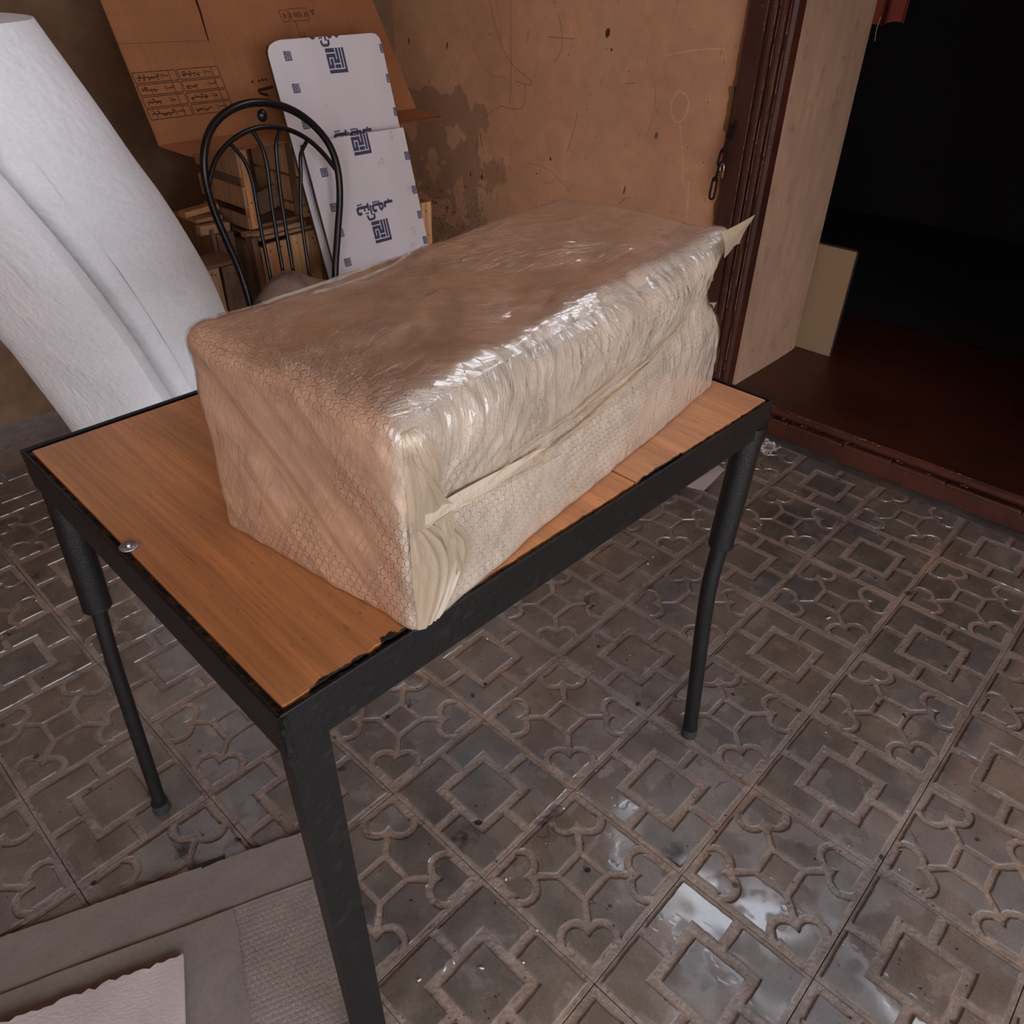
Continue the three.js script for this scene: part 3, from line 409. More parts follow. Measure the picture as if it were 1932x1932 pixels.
const colLeft = paintFace(640, 520, (u, v) => { const z = (u - 0.5) * FD, y = v * FH, m = mott(z, y, 35); return mixc(WARM2, FRONT, litEdge(z - 0.136, y, 41) * 0.9).map((k) => k * m); });
const colTop = paintFace(1400, 610, (u, v) => { const x = (u - 0.5) * FW, z = (0.5 - v) * FD, m = mott(x, z, 37); return mixc(WARM, FRONT, litEdge(z - 0.122, x, 38)).map((k) => k * m); });
{
  const t = thing('wrapped_parcel', 'long carton wrapped in bubble wrap and clear stretch film standing on the table', 'parcel', [0.160, 0.7762 + PK.y, 0.1415], 0.1187);
  const build = (sx, sy, sz, disp) => {
    const g = new THREE.BoxGeometry(PK.x * 2, PK.y * 2, PK.z * 2, sx, sy, sz), p = g.attributes.position, a = V(), o = V();
    for (let i = 0; i < p.count; i++) { a.fromBufferAttribute(p, i); const n = wrapForm(a, o); o.addScaledVector(n, disp(o, n, a)); if (o.y < -PK.y) o.y = -PK.y; p.setXYZ(i, o.x, o.y, o.z); }
    return smoothNormals(g);
  };
  const mw = (map, bump, s) => P({ map, roughness: 0.45, clearcoat: 0.5, clearcoatRoughness: 0.22, bumpMap: bump, bumpScale: s });
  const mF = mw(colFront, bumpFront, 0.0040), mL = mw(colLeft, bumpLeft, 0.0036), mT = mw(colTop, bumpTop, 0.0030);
  // 1. the bubble wrap over the carton, carton brown showing through on top and at the ends
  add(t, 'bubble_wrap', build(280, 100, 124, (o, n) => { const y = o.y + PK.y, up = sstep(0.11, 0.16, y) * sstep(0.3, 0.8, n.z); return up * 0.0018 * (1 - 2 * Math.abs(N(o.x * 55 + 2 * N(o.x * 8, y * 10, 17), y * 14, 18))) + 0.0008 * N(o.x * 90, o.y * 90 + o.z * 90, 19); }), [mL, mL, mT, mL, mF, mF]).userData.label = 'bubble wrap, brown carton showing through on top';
  // 2. the stretch film pulled round it
  const mf = (bump, s) => P({ color: 0xffffff, transmission: 1, thickness: 0, roughness: 0.07, ior: 1.7, bumpMap: bump, bumpScale: s });
  const fF = mf(filmFront, 0.0090), fL = mf(filmSide, 0.0110), fT = mf(filmTop, 0.0100);
  add(t, 'stretch_film', build(240, 90, 106, (o, n) => {
    const y = o.y + PK.y, fr = sstep(0.4, 0.9, n.z), tp = sstep(0.5, 0.9, n.y); let d = 0.0016;
    d += fr * (0.3 + 0.7 * sstep(0.09, 0.14, y)) * 0.0028 * Math.pow(1 - Math.abs(N(o.x * 42 + 3 * N(o.x * 9, y * 10, 51) - y * 20, y * 6, 53)), 4) + tp * 0.0012 * Math.pow(1 - Math.abs(N(o.z * 60 + o.x * 9, o.x * 8, 55)), 4);
    return d;
  }), [fL, fL, fT, fL, fF, fF]);
  const mHaze = P({ color: 0xdccbb0, transmission: 0.6, thickness: 0, roughness: 0.30, ior: 1.6, bumpMap: crinkleLong, bumpScale: 0.0012 });
  const mClear = P({ color: 0xf6efe2, transmission: 0.85, thickness: 0, roughness: 0.14, ior: 1.6, bumpMap: crinkleLong, bumpScale: 0.0012 });
  const mTape = P({ color: 0xe9dac2, roughness: 0.2, transmission: 0.3, thickness: 0, clearcoat: 1, clearcoatRoughness: 0.08, bumpMap: crinkleLong, bumpScale: 0.0007 });
  const on = (x, y, z) => { const o = V(); wrapForm(V(x, y - PK.y, z), o); return o; };             // a point of the bundle at plain block coordinates, y from the table
  const band = (x) => 0.122 - 0.014 * Math.sin(Math.PI * clamp((x + 0.30) / 0.5)) + 0.03 * sstep(0.1, 0.33, x);
  const strip = (x0, x1, y, w, l, nu, nv, uvs) => thick(grid(nu, nv, (u, v) => { const x = mix(x0, x1, u), o = on(x, y(x, u) + (v - 0.5) * 2 * w(u), PK.z); return [o.x, o.y, o.z + l(u, v)]; }, uvs), 0.0006);
  // 3. tape and pulled strands of film round the waist
  add(t, 'tape', strip(-0.325, -0.13, (x, u) => band(x) + 0.002, (u) => 0.0105 * Math.pow(Math.sin(Math.PI * mix(0.30, 0.99, u)), 0.9), (u, v) => 0.0046 + 0.0016 * Math.sin(Math.PI * v) + 0.0006 * N(v * 3 + 2, u * 12, 147), 70, 12, [2, 0.2]), mTape).userData.label = 'glossy cream packing tape';
  { const r = rng(63); for (let k = 0; k < 11; k++) { const y0 = -0.012 + r() * 0.034, x0 = -0.30 + r() * 0.28, len = 0.10 + r() * 0.28, up = (r() - 0.35) * 0.05, wd = 0.0008 + r() * 0.0018; add(t, 'film_strand', strip(x0, Math.min(0.30, x0 + len), (x, u) => band(x) + y0 + up * u, (u) => wd * Math.sin(Math.PI * mix(0.05, 0.95, u)), (u, v) => 0.0048 + 0.0012 * Math.sin(Math.PI * v), 40, 4, [2, 0.1]), mClear); } }
  // 4. film gathered at the near upright edge, pinched by the tape; fans of a few long pleats
  const pleat = (y0, y1, w0, w1, x0, x1, seed, amp, mat) => thick(grid(72, 50, (u, v) => {
    const y = mix(y0, y1, v), body = Math.sin(Math.PI * mix(w0, w1, v)), s = (u - 0.5) * 2, x = mix(x0, x1, body) * 0.5 * (s + 1) * 1 + -PK.x - 0.001, a = Math.max(x, -PK.x + 0.001), o = on(a, y, PK.z);
    let fold = 0; for (let q = 0; q < 5; q++) { const c0 = -0.8 + 0.4 * q + 0.16 * N(q * 3.3, seed, 151), c1 = c0 + 0.25 * N(q * 5.1, seed + 2, 153), c = mix(c0, c1, v), wd = 0.10 + 0.06 * N(q * 2.7, seed + 4, 155), dd = (s - c) / wd; fold += (0.6 + 0.4 * N(q * 7.7, seed, 157)) * Math.exp(-dd * dd * (s > c ? 2.2 : 0.7)); }
    fold += 0.16 * N(s * 6, v * 5, seed + 9);
    return [o.x - 0.002 * (1 - u), o.y, o.z + 0.0030 + amp * fold * body * Math.min(1, (1 - u) * 6) * Math.min(1, u * 8 + 0.2)];
  }, [0.3, 0.5]), 0.0006);
  add(t, 'fold', pleat(0.003, 0.118, 0.10, 0.86, 0.014, 0.085, 3, 0.0055), mHaze).userData.label = 'lower fan of gathered film at the near corner';
  add(t, 'fold', pleat(0.112, 0.228, 0.14, 1.0, 0.02, 0.050, 9, 0.0045), mClear).userData.label = 'upper fan of gathered film at the near corner';
  // a loose triangular lap of film beside the pleats, its free edge running down to the tape and below it
  add(t, 'fold', thick(grid(30, 40, (u, v) => { const y = mix(0.118, 0.205, v), xl = mix(-0.335, -0.345, v), xr = mix(-0.276, -0.338, Math.pow(v, 0.7)), o = on(mix(xl, xr, u), y, PK.z); return [o.x, o.y, o.z + 0.0042 + 0.0028 * u * Math.sin(Math.PI * mix(0.15, 0.9, v)) + 0.0012 * N(u * 5, v * 5, 141)]; }, [0.2, 0.4]), 0.0006), mHaze);
  add(t, 'fold', thick(grid(24, 36, (u, v) => { const y = mix(0.035, 0.116, v), xl = mix(-0.288, -0.312, v), xr = mix(-0.274, -0.286, v) - 0.008 * Math.sin(Math.PI * v), o = on(mix(xl, xr, u), y, PK.z); return [o.x, o.y, o.z + 0.0042 + 0.0035 * u * (1 - 0.5 * v) + 0.0012 * N(u * 4, v * 7, 143)]; }, [0.2, 0.4]), 0.0006), mHaze);
  // 5. ears of film: a hanging lap at the far end, a tag below it, the upright lap at the back
  const ear = (a, b, c, d, bend, nu = 20, nv = 20) => thick(grid(nu, nv, (u, v) => { const p = V(...a).lerp(V(...b), u), q = V(...c).lerp(V(...d), u), o = p.lerp(q, v); return [o.x + bend[0] * Math.sin(u * 3.1) * v, o.y + bend[1] * Math.sin(u * 6 + v * 4) * v, o.z + bend[2] * Math.sin(v * 3.1 + u * 2)]; }, [0.3, 0.3]), 0.0006);
  const e = PK.y;
  add(t, 'film_ear', ear([0.280, 0.2515 - e, 0.150], [0.372, 0.258 - e, 0.156], [0.280, 0.222 - e, 0.160], [0.338, 0.226 - e, 0.159], [0.004, 0.002, 0.003]), mHaze).userData.label = 'pointed ear of film at the far top corner';
  add(t, 'film_ear', ear([0.290, 0.222 - e, 0.138], [0.322, 0.216 - e, 0.128], [0.270, 0.172 - e, 0.146], [0.340, 0.166 - e, 0.130], [0.003, 0.002, 0.004]), P({ color: 0xc9bcb0, transmission: 0.55, thickness: 0, roughness: 0.2, ior: 1.6, bumpMap: crinkleLong, bumpScale: 0.0012 }));
  add(t, 'film_ear', ear([0.280, 0.155 - e, 0.150], [0.296, 0.152 - e, 0.152], [0.292, 0.144 - e, 0.152], [0.303, 0.140 - e, 0.152], [0.001, 0.001, 0.002], 6, 6), mHaze);
  add(t, 'film_ear', ear([0.352, 0.232 - e, -0.158], [0.358, 0.236 - e, 0.06], [0.366, 0.262 - e, -0.172], [0.362, 0.242 - e, 0.06], [0.004, 0.002, 0.004]), mf(crinkleLong, 0.002)).userData.label = 'upright lap of clear film at the back end';
  { const r = rng(67); for (let k = 0; k < 3; k++) { const pts = []; for (let i = 0; i <= 14; i++) { const x = mix(-0.30 + 0.05 * k, -0.10 + 0.03 * k, i / 14), o = on(x, 0.245, -0.150 + 0.016 * k + 0.006 * N(x * 20, k, 9)); pts.push([o.x, o.y + 0.0028 + 0.002 * N(x * 30, k, 11), o.z]); } add(t, 'film_ridge', tube(pts, 0.0016 + 0.0008 * r(), 60, 8), mClear); } }
  // 6. inside, the carton itself
  add(t, 'carton', bx(-PK.x + 0.03, -PK.y + 0.006, -PK.z + 0.03, PK.x - 0.095, PK.y - 0.02, PK.z - 0.03, 0.002), M({ color: 0xa07048, roughness: 0.9 }));
}

// ------------------------------------------------------------------ the chair
{
  const t = thing('metal_chair', 'black tubular metal chair with a rounded spindle back and a brown cushion', 'chair', [0.73, 0, -1.25], 0);
  const mTube = P({ color: 0x161416, roughness: 0.27, map: tex(512, (u, v) => { const w = sstep(0.70, 0.78, fbm(u, v, 24, 4, 521)), k = 0.85 + 0.4 * fbm(u, v, 30, 3, 525); return [mix(220 * k, 520, w), mix(214 * k, 430, w), mix(214 * k, 360, w)]; }) });
  const at = (x, y, d = 0) => [x - 0.73, y, -0.12 * (y - 0.475) + d];           // the plane of the back leans away
  add(t, 'back_frame', tube([at(0.565, 0.02, -0.05), at(0.560, 0.25, -0.02), at(0.555, 0.479), at(0.548, 0.593), at(0.531, 0.683), at(0.518, 0.76), at(0.517, 0.833), at(0.531, 0.894), at(0.56, 0.941), at(0.599, 0.971), at(0.651, 0.990), at(0.709, 0.995), at(0.77, 0.985), at(0.831, 0.959), at(0.883, 0.917), at(0.92, 0.864), at(0.933, 0.799), at(0.924, 0.726), at(0.893, 0.626), at(0.851, 0.484), at(0.845, 0.25, -0.02), at(0.842, 0.02, -0.05)], 0.0105, 160, 14), mTube);
  add(t, 'inner_arch', tube([at(0.521, 0.815), at(0.531, 0.837), at(0.561, 0.878), at(0.607, 0.91), at(0.666, 0.931), at(0.731, 0.935), at(0.795, 0.92), at(0.849, 0.89), at(0.893, 0.847), at(0.926, 0.80)], 0.0068, 80, 12), mTube);
  for (const s of [[[0.610, 0.910], [0.640, 0.862], [0.649, 0.815], [0.643, 0.703], [0.634, 0.46]], [[0.683, 0.933], [0.700, 0.892], [0.704, 0.85], [0.691, 0.723], [0.676, 0.46]], [[0.769, 0.926], [0.747, 0.893], [0.740, 0.86], [0.727, 0.759], [0.709, 0.46]], [[0.850, 0.889], [0.817, 0.853], [0.807, 0.81], [0.781, 0.707], [0.763, 0.46]]]) add(t, 'spindle', tube(s.map(([x, y]) => at(x, y)), 0.0056, 50, 10), mTube);
  add(t, 'knob', [new THREE.SphereGeometry(0.0145, 24, 18).scale(1, 1.12, 0.8).translate(...at(0.723, 0.963))], mTube);
  add(t, 'seat_frame', [new THREE.TorusGeometry(0.165, 0.010, 10, 48).rotateX(Math.PI / 2).scale(1.05, 1, 1.1).translate(-0.02, 0.462, 0.185)], mTube);
  for (const x of [-0.165, 0.125]) add(t, 'front_leg', tube([[x, 0.455, 0.30], [x * 1.06, 0.30, 0.315], [x * 1.12, 0.012, 0.33]], 0.0105, 30, 12), mTube);
  const cush = tex(512, (u, v) => { const a = fbm(u, v, 5, 5, 531), f = vn(u * 200, v * 200, 200, 533), s = sstep(0.55, 0.68, fbm(u, v * 0.5, 7, 4, 537)); const k = 1 + (a - 0.5) * 0.4 + (f - 0.5) * 0.14 - s * 0.25; return [164 * k, 140 * k, 124 * k]; });
  const g = grid(70, 70, (u, v) => {                                  // a loose cushion, its back edge hitched up against the spindles
    const th = u * 2 * Math.PI, k = Math.pow(Math.abs(Math.cos(th)), 5) + Math.pow(Math.abs(Math.sin(th)), 5), rr = Math.pow(k, -1 / 5), ph = (v - 0.5) * Math.PI, c = Math.pow(Math.cos(ph), 0.55), x = 0.182 * rr * Math.cos(th) * c, z = 0.19 * rr * Math.sin(th) * c, h = 0.020 * Math.sin(ph);
    const back = sstep(0.02, -0.19, z), rise = 0.066 * back * Math.exp(-Math.pow((x + 0.035) / 0.085, 2)); return [x - 0.022, 0.492 + h + rise + 0.004 * N(x * 14, z * 14, 541), z + 0.196 - 0.01 * back];
  }, [2, 1]);
  add(t, 'cushion', smoothNormals(g), M({ map: cush, roughness: 0.95, bumpMap: grainy(543, 128), bumpScale: 0.002 }));
}

// ------------------------------------------------------------------ the opened-out carton leaning on the back wall, standing on the crates
{
  const W = 1.0, Hh = 1.06, X0 = 0.51;
  const map = canvasTex(1536, 1628, (c, w, h) => {
    const S = w / W, X = (x) => (x - X0) * S, Y = (s) => h - s * S, r = rng(551);
    const k = document.createElement('canvas'); k.width = k.height = 640; const q = k.getContext('2d'); groundPaint(q, 640, 640, 640, (u, v) => { const a = fbm(u, v, 4, 4, 553), l = vn(u * 6, v * 200, 400, 555), l2 = vn(u * 160, v * 5, 320, 557), st = sstep(0.56, 0.70, fbm(u, v, 4, 4, 559)); const m = 1 + (a - 0.5) * 0.2 + (l - 0.5) * 0.03 + (l2 - 0.5) * 0.05 - st * 0.08; return [164 * m, 108 * m, 68 * m]; }); c.drawImage(k, 0, 0, w, h);
    const ink = 'rgba(58,30,18,0.92)'; c.strokeStyle = ink; c.fillStyle = ink; c.lineCap = c.lineJoin = 'round';
    c.strokeStyle = 'rgba(110,68,40,0.5)'; c.lineWidth = 5; c.beginPath(); c.moveTo(X(0.52), Y(0.264)); c.lineTo(X(0.80), Y(0.258)); c.stroke(); c.strokeStyle = ink;
    // a run of joined-up writing, upside down as it stands: bumps, tails and dots
    const script = (x, s, len, hgt, seed, lw) => { const g = rng(seed); let p = X(x); const y = Y(s), e = X(x + len); c.lineWidth = lw; while (p < e) { const wl = (0.006 + g() * 0.018) * S; c.beginPath(); c.moveTo(p, y); const n = 2 + (g() * 3 | 0); for (let i = 1; i <= n; i++) c.quadraticCurveTo(p + wl * (i - 0.5) / n, y + (g() - 0.25) * hgt * S * 1.3, p + wl * i / n, y + (g() - 0.5) * hgt * S * 0.3); if (g() < 0.45) c.quadraticCurveTo(p + wl * 1.05, y - hgt * S * 0.7, p + wl * 0.8, y - hgt * S * 0.65); c.stroke(); for (let i = 0; i < 3; i++) if (g() < 0.55) { c.beginPath(); c.arc(p + g() * wl, y + (g() < 0.5 ? 1 : -0.8) * hgt * S * 0.62, lw * 0.62, 0, 7); c.fill(); } p += wl + 0.004 * S; } };
    for (let row = 0; row < 4; row++) for (let col = 0; col < 2; col++) {
      const x0 = 0.5415 + col * 0.131, x1 = x0 + 0.1255, s1 = 0.1885 - row * 0.0318, s0 = s1 - 0.0272; c.lineWidth = 3.2; c.beginPath(); c.roundRect(X(x0), Y(s1), (x1 - x0) * S, (s1 - s0) * S, 4); c.stroke();
      c.beginPath(); c.moveTo(X(x1 - 0.022), Y(s1)); c.lineTo(X(x1 - 0.022), Y(s0)); c.stroke();
      const m = (s0 + s1) / 2; script(x0 + 0.010, m, 0.052 - (row + col) % 3 * 0.008, 0.0105, 570 + row * 2 + col, 5);
      c.lineWidth = 3; for (let i = 0; i < 2; i++) { c.beginPath(); c.arc(X(x0 + 0.069 + i * 0.005), Y(m), 1.8, 0, 7); c.fill(); } c.beginPath(); c.moveTo(X(x0 + 0.080), Y(m - 0.006)); c.lineTo(X(x0 + 0.080), Y(m + 0.004)); c.lineTo(X(x0 + 0.077), Y(m + 0.006)); c.stroke(); script(x0 + 0.084, m + 0.001, 0.012, 0.006, 590 + row, 3.4);
    }
    // the maker's box, printed the other way up
    c.lineWidth = 3; c.strokeStyle = 'rgba(66,34,20,0.8)'; c.fillStyle = 'rgba(66,34,20,0.85)'; c.beginPath(); c.roundRect(X(1.072), Y(0.331), 0.028 * S, 0.034 * S, 6); c.stroke(); c.beginPath(); c.roundRect(X(1.106), Y(0.334), 0.068 * S, 0.036 * S, 6); c.stroke(); c.beginPath(); c.moveTo(X(1.118), Y(0.298)); c.lineTo(X(1.118), Y(0.252)); c.lineTo(X(1.136), Y(0.252)); c.lineTo(X(1.136), Y(0.266)); c.stroke();
    const flip = (s, x, y, px) => { c.save(); c.translate(X(x), Y(y)); c.rotate(Math.PI); c.font = `bold ${px}px sans-serif`; c.textAlign = 'center'; c.textBaseline = 'middle'; c.fillText(s, 0, 0); c.restore(); };
    flip('4', 1.087, 0.314, 32); flip('M 100-1', 1.140, 0.316, 30); flip('A', 1.193, 0.322, 40);
    c.strokeStyle = c.fillStyle = 'rgba(46,22,14,0.95)'; c.lineWidth = 13; c.beginPath(); c.moveTo(X(0.952), Y(0.117)); c.lineTo(X(0.905), Y(0.112)); c.quadraticCurveTo(X(0.896), Y(0.104), X(0.916), Y(0.099)); c.lineTo(X(0.925), Y(0.096)); c.stroke(); c.lineWidth = 8; for (const [a, b] of [[0.893, 0.137], [0.915, 0.137], [0.927, 0.139], [0.940, 0.139]]) { c.beginPath(); c.arc(X(a), Y(b), 6, 0, 7); c.fill(); }
    for (let i = 0; i < 40; i++) { c.fillStyle = `rgba(70,40,24,${0.15 + r() * 0.3})`; c.beginPath(); c.ellipse(r() * w, r() * h, 1 + r() * 3, 1 + r() * 6, r(), 0, 7); c.fill(); }
  });
  const mCard = M({ map, roughness: 0.88, bumpMap: grainy(561, 160), bumpScale: 0.0012 }), mEdge = M({ color: 0x8a5a38, roughness: 0.95, bumpMap: grainy(563, 80), bumpScale: 0.004 });
  const t = thing('carton_sheet', 'flattened brown carton with printed table, leaning on the back wall above the crates', 'cardboard', [0, 0.879, -1.560]);
  const cardUV = (g) => { const p = g.attributes.position, u = g.attributes.uv; for (let i = 0; i < p.count; i++) u.setXY(i, (p.getX(i) - X0) / W, p.getY(i) / Hh); return g; };
  const panel = add(t, 'main_panel', cardUV(extrude([[0.533, 0], [1.482, 0], [1.384, 1.04], [0.836, 1.04], [0.826, 0.62], [0.8215, 0.44], [0.8165, 0.336], [0.8055, 0.258], [0.8015, 0.258], [0.8100, 0.338], [0.8120, 0.44], [0.813, 0.62], [0.818, 1.04], [0.556, 1.04]], 0.005, 0.0006).translate(0, 0, -0.005)), mCard);
  panel.rotation.x = -Math.atan(0.5);
  const flap = add(t, 'bottom_flap', cardUV(extrude([[0.533, 0.001], [1.482, 0.001], [1.510, -0.100], [1.44, -0.103], [1.2, -0.101], [0.9, -0.104], [0.571, -0.102]], 0.005, 0.0006).translate(0, 0, -0.005)), mCard);
  flap.rotation.x = -1.40;
  const r = rng(565), torn = []; for (let x = 0.575; x < 1.505; x += 0.006) torn.push(bx(x, -0.105 - r() * 0.003 - (x > 1.4 ? r() * 0.006 : 0), -0.0052, x + 0.0055, -0.099, 0.0004 + r() * 0.0012));
  const te = add(flap, 'torn_edge', torn, mEdge); te.userData.kind = 'stuff';
}

// ------------------------------------------------------------------ two printed white boards leaning in front of it
{
  const NAVY = 'rgb(66,68,96)', pw = 0.42, ph = 1.17;
  const print = (logos, smalls, smudges, seed, cutTop) => canvasTex(736, 2048, (c, w, h) => {
    const S = h / ph, X = (x) => x * S, Y = (s) => h - s * S, r = rng(seed);
    const k = document.createElement('canvas'); k.width = k.height = 400; groundPaint(k.getContext('2d'), 400, 400, 400, (u, v) => { const m = 1 + (fbm(u, v, 5, 4, seed) - 0.5) * 0.06; return [228 * m, 222 * m, 224 * m]; }); c.drawImage(k, 0, 0, w, h);
    c.lineCap = 'butt'; c.lineJoin = 'miter';
    const logo = (x, s, z) => { const U = (u) => X(x + (u - 0.5) * z), Vv = (v) => Y(s + (0.5 - v) * z); c.fillStyle = NAVY; c.fillRect(U(0), Vv(0), z * S, z * S); c.strokeStyle = 'rgb(226,220,222)'; c.lineWidth = 0.05 * z * S; const l = (p) => { c.beginPath(); p.forEach(([u, v], i) => (i ? c.lineTo(U(u), Vv(v)) : c.moveTo(U(u), Vv(v)))); c.stroke(); }; l([[-0.02, 0.19], [0.52, 0.19]]); l([[0.52, -0.02], [0.52, 0.46]]); l([[0.70, -0.02], [0.70, 0.83]]); l([[0.86, -0.02], [0.86, 0.855]]); l([[-0.02, 0.83], [0.885, 0.83]]); l([[0.15, 0.66], [0.15, 0.39], [0.34, 0.39], [0.34, 0.83]]); l([[0.34, 0.63], [0.70, 0.63]]); };
    const word = (x, s, z) => {                                      // the word over each emblem, traced stroke by stroke
      const G = (a, b) => { const dx = a - 605, dy = b - 945, det = 447 * 580 + 132 * 122, u = (dx * 580 - dy * 132) / det, v = (447 * dy + 122 * dx) / det; return [X(x + (u - 0.5) * z), Y(s + (0.5 - v) * z)]; };
      c.strokeStyle = c.fillStyle = NAVY; c.lineCap = 'butt'; c.lineJoin = 'round'; const l = (wd, ...p) => { c.lineWidth = 1.25 * wd / 470 * z * S; c.beginPath(); p.forEach((q, i) => (i ? c.lineTo(...G(...q)) : c.moveTo(...G(...q)))); c.stroke(); }, d = (a, b) => { c.beginPath(); c.arc(...G(a, b), 0.045 * z * S, 0, 7); c.fill(); };
      l(50, [1200, 345], [990, 400], [985, 430], [1002, 530]); d(1080, 312); l(46, [925, 425], [690, 490], [655, 525], [680, 610], [712, 648], [775, 615]); l(40, [915, 420], [935, 540], [900, 597], [862, 565], [832, 450]); l(34, [805, 362], [822, 440]); d(665, 418); d(708, 405); d(755, 390); l(36, [580, 490], [640, 750]);
      l(40, [512, 440], [552, 645]); l(48, [522, 532], [275, 600], [250, 640], [280, 735], [318, 757], [375, 715]); l(38, [428, 600], [455, 665]); d(255, 522); d(303, 506); d(350, 490); l(42, [515, 770], [545, 850], [582, 880], [688, 848], [712, 800], [690, 712]); d(487, 722); d(533, 706);
    };
    for (const [x, s] of logos) { logo(x, s, 0.067); word(x, s, 0.067); }
    for (const [x, s] of smalls) logo(x, s, 0.0245);
    for (let i = 0; i < smudges; i++) { const x = pw * (0.55 + 0.42 * r()), s = 0.45 + 0.45 * r(); for (let q = 0; q < 7; q++) { c.strokeStyle = `rgba(120,98,96,${0.05 + r() * 0.10})`; c.lineWidth = 2 + r() * 6; c.beginPath(); c.ellipse(X(x) + (r() - 0.5) * 26, Y(s) + (r() - 0.5) * 40, 3 + r() * 14, 4 + r() * 16, r() * 3, r() * 3, 3 + r() * 3); c.stroke(); } }
    for (let i = 0; i < 30; i++) { c.fillStyle = `rgba(110,92,88,${0.12 + r() * 0.25})`; c.beginPath(); c.ellipse(r() * w, r() * h, 1 + r() * 2, 1 + r() * 3, r() * 3, 0, 7); c.fill(); }
  });
  const mSide = M({ color: 0x5a4234, roughness: 0.9 }), mFoam = M({ color: 0xcfc8c4, roughness: 0.9 });
  const board = (label, x0, w, len, z, map, round, lift) => {
    const t = thing('printed_board', label, 'board', [x0, 0.0055, z]); t.rotation.x = -Math.atan(0.27);
    const o = round ? [[0, 0], [w, 0], [w, len - 0.035], [w - 0.004, len - 0.015], [w - 0.016, len - 0.003], [w - 0.032, len], [0.05, len - 0.002], [0.03, len - 0.006], [0.012, len - 0.014], [0.003, len - 0.026], [0, len - 0.04]] : [[0, 0], [w, 0], [w, len - 0.003], [w - 0.003, len], [w * 0.45, len + 0.0015], [0.003, len], [0, len - 0.003]];
    const g = extrude(o, 0.004, 0.0008).translate(0, 0, -0.004), p = g.attributes.position, u = g.attributes.uv; for (let i = 0; i < p.count; i++) u.setXY(i, p.getX(i) / pw, p.getY(i) / ph);
    add(t, 'printed_face', g, M({ map, roughness: 0.7 }));
    add(t, 'core', extrude(o.map(([a, b]) => [clamp(a, 0.002, w - 0.002), Math.min(b, len - 0.003)]), 0.013).translate(0, 0, -0.0171), mSide); return t;
  };
  const uL = 0.874, lL = 0.882, up = print([[1.102 - uL, 1.088], [1.102 - uL, 0.808], [1.102 - uL, 0.529], [1.102 - uL, 0.25]], [1.110, 1.026, 0.929, 0.83, 0.74, 0.65].flatMap((s) => [[0.927 - uL + 0.009, s], [1.288 - uL, s]]), 2, 601);
  const lo = print([[1.090 - lL, 0.865], [1.090 - lL, 0.601], [1.090 - lL, 0.322]], [[0.921 - lL + 0.010, 0.802], [0.923 - lL + 0.010, 0.701], [0.923 - lL + 0.010, 0.625], [0.922 - lL + 0.010, 0.536], [1.263 - lL, 0.805], [1.263 - lL, 0.700], [1.263 - lL, 0.621], [1.263 - lL, 0.538], [1.263 - lL, 0.44]], 9, 605);
  board('taller white printed board with rounded top corners, standing behind the shorter one', uL, 0.413, 1.154, -1.1885, up, true);
  board('shorter white printed board with square corners and smudges, standing in front', lL, 0.388, 0.889, -1.1485, lo, false);
}

